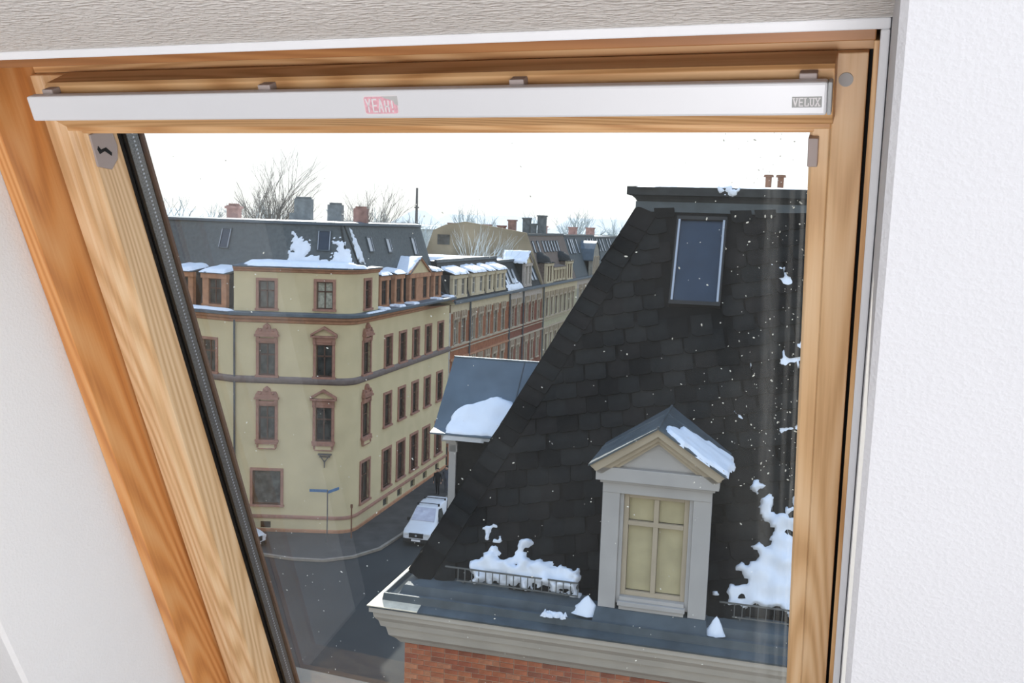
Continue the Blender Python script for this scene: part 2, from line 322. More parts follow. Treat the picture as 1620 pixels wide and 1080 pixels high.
# ------------------------------------------------------------------ snow patches
def pdist(p, poly):
    best = 1e9; inside = False; n = len(poly)
    for i in range(n):
        a, b = poly[i], poly[(i + 1) % n]; ex, ey = b[0] - a[0], b[1] - a[1]
        t = max(0, min(1, ((p[0] - a[0]) * ex + (p[1] - a[1]) * ey) / (ex * ex + ey * ey + 1e-12)))
        best = min(best, hypot(p[0] - a[0] - t * ex, p[1] - a[1] - t * ey))
        if (a[1] > p[1]) != (b[1] > p[1]) and p[0] < (b[0] - a[0]) * (p[1] - a[1]) / (b[1] - a[1]) + a[0]: inside = not inside
    return best if inside else -best
def snow(M, poly, label, thick=.06, edge=.1, amp=.06, nscale=5, res=None, bias=0.0, lump=.3, parent=None, name='snow_patch'):
    xs = [p[0] for p in poly]; ys = [p[1] for p in poly]; x0, x1, y0, y1 = min(xs) - amp, max(xs) + amp, min(ys) - amp, max(ys) + amp
    res = res or max(x1 - x0, y1 - y0) / 42
    nx, ny = int((x1 - x0) / res) + 2, int((y1 - y0) / res) + 2; sx = random.random() * 50
    D = []; mb = MB()
    for j in range(ny):
        for i in range(nx):
            x, y = x0 + i * res, y0 + j * res
            nz = noise.noise((x * nscale + sx, y * nscale, 0)) + .5 * noise.noise((x * nscale * 2.3, y * nscale * 2.3 + sx, 3))
            d = pdist((x, y), poly) + amp * nz * 1.6 + bias; D.append(d)
            t = max(0, min(1, d / edge)); h = thick * sqrt(t) * (1 + lump * noise.noise((x * nscale * .8, y * nscale * .8, sx))) if d > 0 else -.02
            mb.v.append((x, y, h))
    for j in range(ny - 1):
        for i in range(nx - 1):
            q = (j * nx + i, j * nx + i + 1, (j + 1) * nx + i + 1, (j + 1) * nx + i)
            if any(D[k] > 0 for k in q): mb.f.append(q); mb.m.append(0)
    used = sorted({k for f in mb.f for k in f}); mp = {k: i for i, k in enumerate(used)}
    mb.v = [mb.v[k] for k in used]; mb.f = [tuple(mp[k] for k in f) for f in mb.f]
    if parent is None: return mb.build(name, None, m_snow, M, smooth=True, label=label, category='snow')
    return mb.build(name, parent, m_snow, M, smooth=True)

# ------------------------------------------------------------------ facade windows (shared meshes)
cache = {}
def shared(key, fn):
    if key not in cache: cache[key] = fn()
    return cache[key]
def put_window(parent, F, x, z0, w_, h_, style):
    """window part at sill centre (x, z0) of facade frame F"""
    sur = style['sur']; sw = style.get('sw', .15); pr = .07
    def mk_s():
        mb = MB()
        mb.box(-w_/2 - sw, -w_/2, -pr, .12, 0, h_); mb.box(w_/2, w_/2 + sw, -pr, .12, 0, h_)
        mb.box(-w_/2 - sw, w_/2 + sw, -pr, .12, h_, h_ + sw)
        mb.box(-w_/2 - sw - .05, w_/2 + sw + .05, -pr - .07, .14, -.12, 0)
        return mb.mesh('window_surround', sur)
    def mk_f():
        mb = MB(); t = .065
        mb.box(-w_/2, -w_/2 + t, .1, .16, 0, h_); mb.box(w_/2 - t, w_/2, .1, .16, 0, h_)
        mb.box(-w_/2 + t, w_/2 - t, .1, .16, 0, t); mb.box(-w_/2 + t, w_/2 - t, .1, .16, h_ - t, h_)
        n = style.get('div', 1)
        for i in range(n): xx = -w_/2 + w_ * (i + 1) / (n + 1); mb.box(xx - .035, xx + .035, .095, .165, t, h_ - t)
        if style.get('tran', True): mb.box(-w_/2 + t, w_/2 - t, .095, .165, h_ * .64 - .04, h_ * .64 + .04)
        return mb.mesh('window_frame', style['fr'])
    def mk_p(): return MB().box(-w_/2 + .03, w_/2 - .03, .15, .17, .03, h_ - .03).mesh('pane', style['pane'])
    k = (round(w_, 3), round(h_, 3), style['id'])
    M = F @ Matrix.Translation((x, 0, z0))
    wn = link('window', shared(('s',) + k, mk_s), parent, M)
    link('window_frame', shared(('f',) + k, mk_f), wn, M); link('pane', shared(('p',) + k, mk_p), wn, M)
    return wn
ST_Y = dict(id='y', sur=m_pst, fr=m_wfr, pane=m_pane, tran=True)
ST_YP = dict(id='yp', sur=m_pst, fr=m_wfr, pane=m_pane2)
ST_YC = dict(id='yc', sur=m_pst, fr=m_wfr, pane=m_curt)
ST_YB = dict(id='yb', sur=m_pst, fr=m_wfr, pane=m_pane2, div=0, tran=False)
ST_O = dict(id='o', sur=m_ora, fr=m_wfr, pane=m_pane2, sw=.12)
ST_R = dict(id='r', sur=m_quoin, fr=m_wfw, pane=m_pane2, sw=.07)
ST_C = dict(id='c', sur=m_quoin, fr=m_wfw, pane=m_pane2, sw=.14)
ST_W = dict(id='w', sur=m_frie, fr=m_wfw, pane=m_pane2, sw=.1)

def flat_window(par, F, x, z0, w_, h_, y, frm, pane, k):
    """window frame and pane as two sub-parts of a dormer"""
    def mk_f():
        mb = MB(); t = .07
        mb.box(-w_/2, -w_/2 + t, -.04, .06, 0, h_); mb.box(w_/2 - t, w_/2, -.04, .06, 0, h_); mb.box(-w_/2, w_/2, -.04, .06, 0, t); mb.box(-w_/2, w_/2, -.04, .06, h_ - t, h_)
        mb.box(-.03, .03, -.03, .05, t, h_ - t); mb.box(-w_/2 + t, w_/2 - t, -.03, .05, h_ * .62 - .03, h_ * .62 + .03)
        return mb.mesh('window_frame', frm)
    def mk_p(): return MB().box(-w_/2 + .03, w_/2 - .03, .0, .02, .03, h_ - .03).mesh('pane', pane)
    M = F @ Matrix.Translation((x, y, z0))
    link('window_frame', shared(('df', w_, h_, k), mk_f), par, M); link('pane', shared(('dp', w_, h_, k), mk_p), par, M)
def box_dormer(root, F, x0, x1, y0, y1, z0, z1, wins, front, side, roofm, gable=None, snowy=False, frm=None, pane=None, k='a', rise=.35, over=.12, snow_label=None, over_cut=0):
    mb = MB()
    mb.box(x0 + .02, x1 - .02, y0 + .06, y1, z0, z1, 1)
    n = len(wins); edges = [x0] + [v for c, ww in wins for v in (c - ww / 2, c + ww / 2)] + [x1]
    wz0, wz1 = z0 + .15, z1 - .28
    for i in range(0, len(edges), 2): mb.box(edges[i], edges[i + 1], y0 - .05, y0 + .2, z0, z1, 0)
    mb.box(x0 - .08, x1 + .08, y0 - .12, y0 + .15, wz1, z1, 0); mb.box(x0 - .04, x1 + .04, y0 - .1, y0 + .1, z0 - .04, wz0, 0)
    if gable:
        gx, gz = gable
        mb.prism([(x0 - .05, z1), (x1 + .05, z1), (gx, gz - .1)], y0 - .02, y0 + .3, 'xz', 2)
        for a in ((x0 - .15, z1 - .02), (x1 + .15, z1 - .02)):
            d = (gx - a[0], gz - a[1]); l = hypot(*d); nx, nz = -d[1] / l * .09, d[0] / l * .09
            if nz < 0: nx, nz = -nx, -nz
            mb.prism([(a[0] - nx, a[1] - nz), (gx - nx, gz - nz), (gx + nx, gz + nz), (a[0] + nx, a[1] + nz)], y0 - .15, y0 + .1, 'xz', 0)
    d = mb.build('dormer', root, [front, side, m_yel], F)
    rb = MB()
    if gable:
        for a in (x0 - .18, x1 + .18):
            rb.hexa([(a, y0 - .18, z1 - .03), (gx, y0 - .18, gz), (gx, y1 + .5, gz), (a, y1 + .2, z1 - .03)] if a < gx else [(gx, y0 - .18, gz), (a, y0 - .18, z1 - .03), (a, y1 + .2, z1 - .03), (gx, y1 + .5, gz)],
                    [(a, y0 - .18, z1 + .04), (gx, y0 - .18, gz + .07), (gx, y1 + .5, gz + .07), (a, y1 + .2, z1 + .04)] if a < gx else [(gx, y0 - .18, gz + .07), (a, y0 - .18, z1 + .04), (a, y1 + .2, z1 + .04), (gx, y1 + .5, gz + .07)])
    else:
        rb.hexa([(x0 - over, y0 - .22, z1), (x1 + over, y0 - .22, z1), (x1 + over, y1 + .05, z1 + rise), (x0 - over, y1 + .05, z1 + rise)],
                [(x0 - over, y0 - .22, z1 + .07), (x1 + over, y0 - .22, z1 + .07), (x1 + over, y1 + .05, z1 + rise + .07), (x0 - over, y1 + .05, z1 + rise + .07)])
    rb.build('dormer_roof', d, roofm, F)
    for c, ww in wins: flat_window(d, F, c, wz0, ww, wz1 - wz0, y0 + .06, frm or m_wfr, pane or m_pane2, k)
    if snow_label:
        sl = atan2(rise, y1 + .27 - y0); yv = Vector((0, cos(sl), sin(sl))); zv = Vector((0, -sin(sl), cos(sl)))
        SM = F @ fr((x0, y0 - .22, z1 + .07), (1, 0, 0), yv, zv); L = hypot(rise, y1 + .27 - y0)
        snow(SM, [(-.02, .02), (x1 - x0 + .02, .02), (x1 - x0 + .02, L), (x1 - x0 - .1, L + .1), (.1, L + .1), (-.05, L)], snow_label, thick=.16, edge=.25, amp=.06, nscale=2, res=.09)
    return d
def skylight(root, P, X, Y, Z, w_, h_, fr_=m_zincd, strip=True, gm=None, name='skylight'):
    M = fr(P, X, Y, Z)
    mb = MB(); t = .07
    mb.box(-w_/2 - t, -w_/2, 0, h_, -.05, .09); mb.box(w_/2, w_/2 + t, 0, h_, -.05, .09); mb.box(-w_/2 - t, w_/2 + t, -t, 0, -.05, .09); mb.box(-w_/2 - t, w_/2 + t, h_, h_ + t, -.05, .1)
    s = mb.build(name, root, fr_, M)
    MB().box(-w_/2, w_/2, 0, h_, .02, .05).build('pane', s, gm or m_skyg, M)
    if strip:
        for sg in (-1, 1): MB().box(sg * (w_/2 + .02) - .018, sg * (w_/2 + .02) + .018, 0, h_, .09, .105).build('side_strip', s, m_strip, M)
    return s

# ------------------------------------------------------------------ corner building, yellow, across the street
B0 = (-15.6, 53.9)
DL = (-sin(radians(63)), cos(radians(63)))
A0 = (B0[0] + DL[0] * 12, B0[1] + DL[1] * 12)
arc = []
c0, c1, c2 = Vector((-9.95, 53.9)), Vector((-8.94, 53.9)), Vector(st(-2.35))
for i in range(7):
    t = i / 6; p = c0 * (1 - t) ** 2 + c1 * 2 * t * (1 - t) + c2 * t * t; arc.append((p.x, p.y))
plan = [A0, B0] + arc + [st(13.4)]
YB = thing('corner_building', Matrix.Translation((-10, 55, 0)), 'yellow four-storey corner building with grey mansard roof and pink stone window frames', 'building')
FF = fr((0, 53.9, 0), (1, 0, 0), (0, 1, 0)); FS = fr(SO, SX, SY)
XL = Vector((-DL[0], -DL[1], 0)); YL = Vector((0, 0, 1)).cross(XL); FL = fr((B0[0], B0[1], 0), XL, YL)
W0 = Matrix.Identity(4)
SC = [-1.37, 1.92, 4.28, 6.64, 9.0, 11.5]; FZ = [(9.2, 11.02), (5.5, 7.45)]
holesS = [(c - .5, c + .5, a, b) for c in SC for a, b in FZ] + [(c - .6, c + .6, 1.6, 3.95) for c in SC] + [(c - .4, c + .4, .35, .85) for c in SC[1:]]
mb = MB(); wall(mb, -2.35, 13.4, 0, 12.6, holesS); mb.build('wall', YB, m_yel, FS)
FXC = [(-13.73, .92), (-10.52, .92)]
holesF = [(c - w_ / 2, c + w_ / 2, a, b) for c, w_ in FXC for a, b in FZ] + [(-14.53, -12.93, 1.72, 3.7), (-14.1, -13.5, .32, .72)]
mb = MB(); wall(mb, B0[0], -9.95, 0, 12.6, holesF); mb.build('wall', YB, m_yel, FF)
LC = [-1.83, -4.3, -6.8]
holesL = [(c - .5, c + .5, a, b) for c in LC for a, b in FZ + [(1.7, 3.7)]]
mb = MB(); wall(mb, -12, 0, 0, 12.6, holesL); mb.build('wall', YB, m_yel, FL)
mb = MB(); mb.sweep(arc, [(0, 0), (0, 12.6)], cap=False)
mb.prism(list(reversed([B0, arc[0]])) + [(-15.6, 66), (-4, 66), st(13.4), arc[-1]], 12.5, 12.6, 'xy')
mb.build('rounded_corner_wall', YB, m_yel, W0, smooth=True)
for c in SC:
    for j, (a, b) in enumerate(FZ): put_window(YB, FS, c, a, 1.0, b - a, ST_Y)
    put_window(YB, FS, c, 1.6, 1.2, 2.35, dict(ST_Y, id='yg'))
for c in SC[1:]: MB().box(c - .4, c + .4, .12, .15, .35, .85).build('cellar_window', YB, m_pane, FS)
MB().box(-14.1, -13.5, .12, .15, .32, .72).build('cellar_window', YB, m_pane, FF)
for c, w_ in FXC:
    for a, b in FZ: put_window(YB, FF, c, a, w_, b - a, ST_YP if c < -12 else ST_Y)
put_window(YB, FF, -13.73, 1.72, 1.6, 1.98, ST_YB)
for c in LC:
    for a, b in FZ + [(1.7, 3.7)]: put_window(YB, FL, c, a, 1.0, b - a, ST_YP)
# window crowns: a crest over the left bay and the corner bay, a triangle over the middle bay
def crest(F, x, z, nar=1.0):
    mb = MB(); a = .68 * nar
    mb.box(x - .58 * nar, x + .58 * nar, -.14, .05, z + .12, z + .28); mb.box(x - a, x + a, -.26, .05, z + .38, z + .5); mb.box(x - a * .92, x + a * .92, -.2, .05, z + .5, z + .66)
    mb.box(x - .6 * nar, x - .42 * nar, -.16, .05, z + .05, z + .4); mb.box(x + .42 * nar, x + .6 * nar, -.16, .05, z + .05, z + .4)
    mb.prism([(x - a * .9, z + .66), (x - .5 * nar, z + .84), (x - .22 * nar, z + .8), (x - .2 * nar, z + .98), (x, z + 1.14), (x + .2 * nar, z + .98), (x + .22 * nar, z + .8), (x + .5 * nar, z + .84), (x + a * .9, z + .66)], -.16, .03)
    mb.ball((x, -.17, z + .92), .12 * nar, 8); mb.ball((x - .36 * nar, -.16, z + .74), .1 * nar, 8); mb.ball((x + .36 * nar, -.16, z + .74), .1 * nar, 8)
    mb.build('window_crest', YB, m_pst, F)
def tri(F, x, z):
    mb = MB(); a = .74
    mb.box(x - .6, x + .6, -.12, .05, z + .15, z + .4); mb.box(x - .62, x - .48, -.18, .05, z + .02, z + .42); mb.box(x + .48, x + .62, -.18, .05, z + .02, z + .42)
    mb.box(x - a, x + a, -.28, .05, z + .42, z + .52)
    for sg in (-1, 1):
        q = [(x + sg * a, z + .5), (x + sg * a, z + .62), (x, z + 1.06), (x, z + .92)]
        mb.prism(q if sg < 0 else q[::-1], -.28, .05)
    mb.prism([(x - .6, z + .52), (x + .6, z + .52), (x, z + .93)], -.08, .03, 'xz', 1)
    mb.build('window_pediment', YB, [m_pst, m_yel], F)
for a, b in FZ: crest(FF, -13.73, b); tri(FF, -10.52, b); crest(FS, SC[0], b, .9)
for F, x in ((FF, -13.73), (FF, -10.52), (FS, SC[0])):
    mb = MB(); mb.box(x - .62, x + .62, -.2, .03, 5.26, 5.38); mb.box(x - .5, x + .5, -.1, .03, 5.0, 5.26, 1)
    mb.box(x - .5, x + .5, -.12, .03, 4.96, 5.02); mb.box(x - .56, x - .46, -.15, .03, 5.05, 5.28); mb.box(x + .46, x + .56, -.15, .03, 5.05, 5.28)
    mb.build('window_apron', YB, [m_pst, m_yel], F)
MB().sweep(plan, [(0, 12.16), (.1, 12.2), (.14, 12.32), (.3, 12.42), (.34, 12.55), (.45, 12.58)], cap=True).build('cornice', YB, m_ora, W0)
MB().sweep(plan, [(.45, 12.56), (.52, 12.60), (.54, 12.74), (.46, 12.78), (-.4, 12.82), (-.4, 12.6)]).build('gutter', YB, m_zinc, W0)
MB().sweep(plan, [(0, 8.72), (.08, 8.76), (.16, 8.84), (.2, 8.96), (.2, 9.05), (0, 9.14)]).build('storey_band', YB, m_band, W0)
MB().sweep(plan, [(0, .9), (.08, .94), (.08, 1.06), (0, 1.12)]).build('plinth_band', YB, m_pst, W0)
MB().sweep(plan, [(0, -.05), (.06, -.05), (.06, .28), (0, .32)]).build('plinth', YB, m_ora, W0)
MB().tube((-15.55, 53.8, 0), (-15.55, 53.8, 12.3), .06).build('downpipe', YB, m_zincd, W0)
# attic storey on the corner
blk = [B0] + arc + [st(-.9), st(.25)]
mb = MB()
holesA = [(-14.2, -13.3, 12.98, 14.52), (-10.98, -10.06, 13.03, 14.55)]
wall(mb, B0[0], -9.95, 12.6, 15.2, holesA); mb.build('attic_wall', YB, m_yel, FF)
mb = MB(); wall(mb, -2.35, .25, 12.6, 15.2, [(-1.75, -.95, 13.0, 14.6)]); mb.quad((.25, 0, 12.6), (.25, 2.4, 12.6), (.25, 2.4, 15.2), (.25, 0, 15.2)); mb.build('attic_wall', YB, m_yel, FS)
mb = MB(); mb.sweep(arc, [(0, 12.6), (0, 15.2)], cap=False); mb.build('rounded_attic_wall', YB, m_yel, W0, smooth=True)
mb = MB(); mb.quad((B0[0], 53.9, 12.6), (B0[0], 53.9, 15.2), (B0[0] , 56.4, 15.2), (B0[0], 56.4, 12.6)); mb.build('attic_side_wall', YB, m_yel, W0)
put_window(YB, FF, -13.75, 12.98, .9, 1.54, ST_YP); put_window(YB, FF, -10.52, 13.03, .92, 1.52, ST_YC); put_window(YB, FS, -1.35, 13.0, .8, 1.6, dict(ST_Y, id='ya'))
MB().sweep(blk, [(0, 15.0), (.08, 15.03), (.14, 15.14), (.26, 15.2), (.26, 15.26), (-.05, 15.26)]).build('attic_cornice', YB, m_ora, W0)
mb = MB(); mb.sweep(blk, [(.3, 15.26), (.32, 15.33), (-1.9, 15.42)], cap=False); mb.build('attic_roof_edge', YB, m_zinc, W0)
# mansard roof
roofp = [A0, B0, (-8.16, 53.9), st(13.4)]
def inset(d, z): return [(x, y, z) for x, y in offset(roofp, -d)]
lo, hi = inset(.95, 12.76), inset(2.45, 17.8)
mb = MB()
for i in range(3): mb.quad(lo[i], lo[i + 1], hi[i + 1], hi[i])
mb.add(hi + [(-6, 84, 17.8), (-30, 84, 17.8)], [tuple(range(6))], 1)
mb.build('mansard_roof', YB, [m_roofg, m_snow], W0)
MB().sweep(roofp, [(-2.35, 17.66), (-2.28, 17.7), (-2.26, 17.84), (-2.7, 17.92)]).build('roof_edge_flashing', YB, m_zinc, W0)
def face(i, z0=None):      # frame on roof face i: x along, y up the slope, z outwards, origin at the base start
    X = (Vector(lo[i + 1]) - Vector(lo[i])).normalized(); q = Vector(hi[i]) - Vector(lo[i]); q = q - X * q.dot(X); Y = q.normalized(); return Vector(lo[i]), X, Y, X.cross(Y)
O1, X1, Y1, Z1 = face(1); O2, X2, Y2, Z2 = face(2); O0, X0, Y0, Z0 = face(0)
def on(O, X, Y, x, z): return O + X * x + Y * ((z - O.z) / Y.z)
for x0_, dx in ((-11.0, 0),): skylight(YB, on(O1, X1, Y1, x0_ - O1.x, 16.25), X1, Y1, Z1, .62, 1.1)
for s_, z_ in ((2.0, 16.15), (5.3, 16.05), (10.4, 15.8)):
    P = on(O2, X2, Y2, s_ + 2.9, z_); skylight(YB, P, X2, Y2, Z2, .62, 1.15 if s_ > 9 else .85, gm=m_strip)  # panes take the bright metal colour as a painted sky glint
for d_ in (3.2,): skylight(YB, on(O0, X0, Y0, 12 - d_ + .6, 16.2), X0, Y0, Z0, .62, 1.1)
# dark seam down the street face, and the snowy hip
mb = MB(); P = on(O2, X2, Y2, 1.0, 15.4); Q = on(O2, X2, Y2, 1.0, 17.7)
mb.tube(P + X2 * 1.3, Q + X2 * .6, .07); mb.tube(Vector(lo[2]), Vector(hi[2]), .06); mb.build('hip_flashing', YB, m_roofd, W0)
mb = MB()
e0, e1 = Vector((*st(13.4, .2), 12.76)), Vector((*st(13.4, 2.6), 17.9))
p0, p1 = [Vector((*st(13.35, y_), 0)) for y_ in (0, 0)]
mb.add([(*st(13.4, .1), 12.7), (*st(13.4, 1.0), 13.2), (*st(13.4, 2.6), 17.95), (*st(13.4, 9), 17.95), (*st(13.4, 9), 12.7)] + [(*st(13.75, .1), 12.7), (*st(13.75, 1.0), 13.2), (*st(13.75, 2.6), 17.95), (*st(13.75, 9), 17.95), (*st(13.75, 9), 12.7)],
       [(0, 1, 2, 3, 4), (9, 8, 7, 6, 5), (0, 5, 6, 1), (1, 6, 7, 2), (2, 7, 8, 3)]); mb.build('gable_parapet', YB, m_zincd, W0)
# street dormers
box_dormer(YB, FS, 1.15, 2.65, .35, 2.3, 12.78, 14.72, [(1.9, .85)], m_ora, m_roofd, m_zinc, frm=m_wfr, k='o', snow_label='snow on the flat dormer roof nearest the rounded corner of the yellow building')
box_dormer(YB, FS, 3.55, 5.05, .35, 2.3, 12.78, 14.72, [(4.3, .85)], m_ora, m_roofd, m_zinc, frm=m_wfr, k='o', snow_label='snow on the second flat dormer roof of the yellow building, left of its gable')
box_dormer(YB, FS, 6.1, 9.9, .35, 2.5, 12.78, 14.66, [(6.9, .85), (9.05, .85)], m_ora, m_roofd, m_zinc, gable=(8.0, 15.7), frm=m_wfr, k='o')
box_dormer(YB, FS, 10.75, 12.25, .35, 2.3, 12.78, 14.62, [(11.5, .85)], m_ora, m_roofd, m_zinc, frm=m_wfr, k='o', snow_label='snow on the last flat dormer roof of the yellow building, right of its gable')
box_dormer(YB, FL, -2.75, -.95, .45, 2.4, 12.85, 14.75, [(-1.8, .98)], m_ora, m_roofd, m_zinc, frm=m_wfr, k='l', snow_label='snow heap on the attic dormer beside the yellow building corner block')
box_dormer(YB, FL, -5.3, -3.5, .45, 2.4, 12.85, 14.75, [(-4.35, .98)], m_ora, m_roofd, m_zinc, frm=m_wfr, k='l', snow_label='snow heap on the far left attic dormer of the yellow building')
sl = atan2(1.04, 1.9)
snow(FS @ fr((5.95, .25, 14.72), (cos(sl) * 0 + 1.9 / hypot(1.9, 1.04), 0, 1.04 / hypot(1.9, 1.04)), (0, 1, 0), (-1.04 / hypot(1.9, 1.04), 0, 1.9 / hypot(1.9, 1.04))), [(-.1, .0), (2.1, .0), (2.15, 2.6), (-.1, 2.4)],
     'snow on the left slope of the small street gable on the yellow building', thick=.07, edge=.2, amp=.1, nscale=1.5)
# snow along the street and front gutters and on the front roof slope
for i, (a, b) in enumerate(((.4, 1.1), (2.7, 3.5), (5.1, 6.05), (9.95, 10.7), (12.3, 13.3))):
    snow(FS @ Matrix.Translation((0, 0, 12.8)), [(a, -.45), (b, -.45), (b, .35), (a, .35)], 'snow in the roof gutter %s' % ['right of the rounded corner attic', 'between the first two street dormers', 'left of the double-window gable', 'right of the double-window gable', 'at the right-hand end of the yellow building'][i], thick=.12, edge=.15, amp=.07, nscale=3)
snow(FS @ Matrix.Translation((0, 0, 12.78)), [(-2.3, -.52), (.2, -.52), (.2, -.2), (-2.3, -.3)], 'thin snow in the gutter under the corner attic window', thick=.06, edge=.1, amp=.06, nscale=3)
snow(FL @ Matrix.Translation((0, 0, 12.8)), [(-5.6, -.45), (-.1, -.5), (-.1, -.05), (-3.2, .2), (-5.6, .3)], 'snow strip in the gutter below the two left attic dormers', thick=.12, edge=.15, amp=.12, nscale=1.5)
snow(Matrix.Translation((0, 0, 15.36)), [(-14.9, 53.68), (-8.9, 53.66), (-8.4, 54.2), (-9.3, 55.3), (-15.1, 55.3)], 'snow bank along the attic roof edge of the yellow building', thick=.28, edge=.5, amp=.3, nscale=1.2, res=.12)
FR1 = fr(O1, X1, Y1, Z1)
def r1(x, z): return (x - O1.x, (z - O1.z) / Y1.z)
snow(FR1, [r1(-13.1, 15.45), r1(-12.9, 16.0), r1(-12.75, 17.2), r1(-12.3, 16.7), r1(-11.9, 16.85), r1(-11.75, 16.2), r1(-12.0, 15.9), r1(-11.3, 15.8), r1(-10.6, 15.7), r1(-10.2, 16.2), r1(-10.5, 16.9), r1(-10.1, 16.9), r1(-9.7, 16.4), r1(-9.2, 15.5), r1(-9.6, 15.3), r1(-12.8, 15.3)],
     'ragged snow patch around the skylight on the grey mansard roof', thick=.08, edge=.15, amp=.2, nscale=3, res=.06)
snow(fr(O2, X2, Y2, Z2), [(2.3, 3.1), (3.4, 2.75), (2.9, 4.3), (2.4, 4.9)], 'small snow patch in the roof corner right of the dark seam', thick=.07, edge=.1, amp=.15, nscale=3)
# chimneys on the flat roof
for x0_, x1_, y_, zt, mm in ((-13.65, -12.65, 60, 19.22, m_chim), (-11.6, -10.75, 60, 18.92, m_chim), (-10.0, -9.2, 60, 18.75, m_chimb), (-18.4, -17.7, 62, 18.7, m_chimb)):
    mb = MB(); mb.box(x0_, x1_, y_, y_ + .9, 17.75, zt); mb.box(x0_ + .1, x1_ - .1, y_ + .1, y_ + .8, zt, zt + .12)
    if mm is m_chim and x0_ < -13: mb.box(x0_ - .3, x0_, y_, y_ + .6, 17.75, 18.35)
    if x0_ < -18: mb.box(x0_ - .1, x1_ + .1, y_ - .1, y_ + 1.0, zt - .2, zt - .05)
    mb.build('chimney', YB, mm, W0)
# hanging lamp bracket on the front wall
t = thing('wall_lamp_bracket', fr((-10.42, 53.85, 4.3), (1, 0, 0), (0, 1, 0)), 'dark wrought bracket hanging on the yellow front wall below the middle window', 'bracket')
mb = MB(); mb.box(-.38, .38, -.12, .05, .42, .5); mb.box(-.3, .3, -.1, .05, .3, .34); mb.tube((-.3, -.06, .45), (0, -.1, .02), .03); mb.tube((.3, -.06, .45), (0, -.1, .02), .03); mb.build('arms', t, m_pole)
mb = MB(); mb.tube((0, -.1, .12), (0, -.1, -.3), .05, .03); mb.build('finial', t, m_pole)
# street-name sign and poles on the pavement
t = thing('street_sign', Matrix.Translation((-9.95, 52.3, .13)), 'tall grey post with two blue street-name plates on the corner pavement', 'street sign')
MB().tube((0, 0, 0), (0, 0, 3.0), .035).build('post', t, m_pole)
MB().box(-1.0, .02, -.02, .02, 2.86, 3.02).build('name_plate', t, m_sign)
mb = MB(); mb.box(0, 1.0, -.02, .02, -.08, .08); mb.build('name_plate', t, m_sign, WM[t.name] @ Matrix.Translation((0, 0, 2.86)) @ Matrix.Rotation(radians(62), 4, 'Z'))
t = thing('pole', Matrix.Translation((-8.75, 53.2, .13)), 'short brown pole near the rounded corner, right of the street sign', 'pole')
MB().tube((0, 0, 0), (0, 0, 1.9), .04).build('shaft', t, m_rust); MB().tube((0, 0, 1.75), (0, 0, 1.95), .07).build('cap', t, m_rust)

# ------------------------------------------------------------------ terraced houses along the street
AZR = radians(16.5); TX = Vector((sin(AZR), cos(AZR), 0)); TY = Vector((-cos(AZR), sin(AZR), 0)); TO = Vector((-4.612, 70.033, 0))
FT = fr(TO, TX, TY)
def row_house(s0, s1, label, brick, frieze, zf, wins, grp, zg=12.2, crown=True, style=ST_R, base=None):
    F = FT @ Matrix.Translation((s0, 0, 0)); R = thing('terraced_house', F, label, 'house', grp)
    W = s1 - s0; rows = [(9.15, 10.95), (5.5, 7.3), (1.8, 3.6)]
    hs = [(c - s0 - .42, c - s0 + .42, a, b) for c in wins for a, b in rows]
    mb = MB(); wall(mb, 0, W, 0, zf, hs); mb.box(0, W, .2, 11.5, 0, .1); mb.build('wall', R, brick)
    mb = MB(); wall(mb, 0, W, zf, zg, []); mb.build('frieze', R, frieze)
    for c in wins:
        for a, b in rows: put_window(R, F, c - s0, a, .84, b - a, style)
    mb = MB(); mb.box(0, W, -.3, .05, zg - .05, zg + .12); mb.box(0, W, -.38, -.2, zg + .05, zg + .22); mb.build('gutter', R, m_zinc)
    mb = MB(); mb.box(0, W, -.12, .03, 8.95, 9.08); mb.box(0, W, -.08, .03, 8.7, 8.78); mb.build('storey_band', R, m_quoin)
    mb = MB(); mb.box(0, W, -.12, .03, 7.95, 8.1); mb.build('storey_band', R, m_ora if brick is m_red else m_quoin)
    if crown:
        for c in wins:
            for a, b in rows[:2]:
                mb = MB(); x = c - s0
                for dx in (-.52, -.03, .46): mb.box(x + dx - .05, x + dx + .09, -.16, .03, b + .14, b + .62)
                mb.box(x - .6, x + .6, -.14, .03, b + .07, b + .2); mb.box(x - .62, x - .5, -.1, .03, b - .2, b + .1); mb.box(x + .5, x + .62, -.1, .03, b - .2, b + .1)
                mb.build('window_crown', R, m_quoin)
    return R, F
H1, F1 = row_house(.35, 14.9, 'red brick terraced house with cream frieze next to the yellow building', m_red, m_frie, 11.45, [1.35, 3.0, 5.3, 7.1, 9.0, 11.0, 13.1], 'terraced street houses')
H2, F2 = row_house(14.95, 26.4, 'darker red brick terraced house with pale frieze, second along the street', m_redd, m_frip, 11.0, [16.0, 17.9, 20.6, 22.6, 24.7], 'terraced street houses')
H3, F3 = row_house(26.45, 41.5, 'cream terraced house with brown tiled mansard, third along the street', m_creamf, m_frie, 11.2, [27.9, 29.8, 31.7, 33.6, 35.5, 37.4, 39.3], 'terraced street houses', style=ST_C)
H4, F4 = row_house(41.55, 58, 'grey terraced house with arched blue-roofed gable, fourth along the street', m_greyf, m_frip, 11.2, [43.2, 45.4, 47.6, 49.8, 52, 54.2, 56.4], 'terraced street houses', style=ST_C)
for R, F, xs in ((H1, F1, (4.05,)), (H2, F2, (.0, 4.3)), (H3, F3, (.02,))):
    for x in xs: MB().tube((x, -.1, 0), (x, -.1, 12.1), .07).build('downpipe', R, m_zincd)
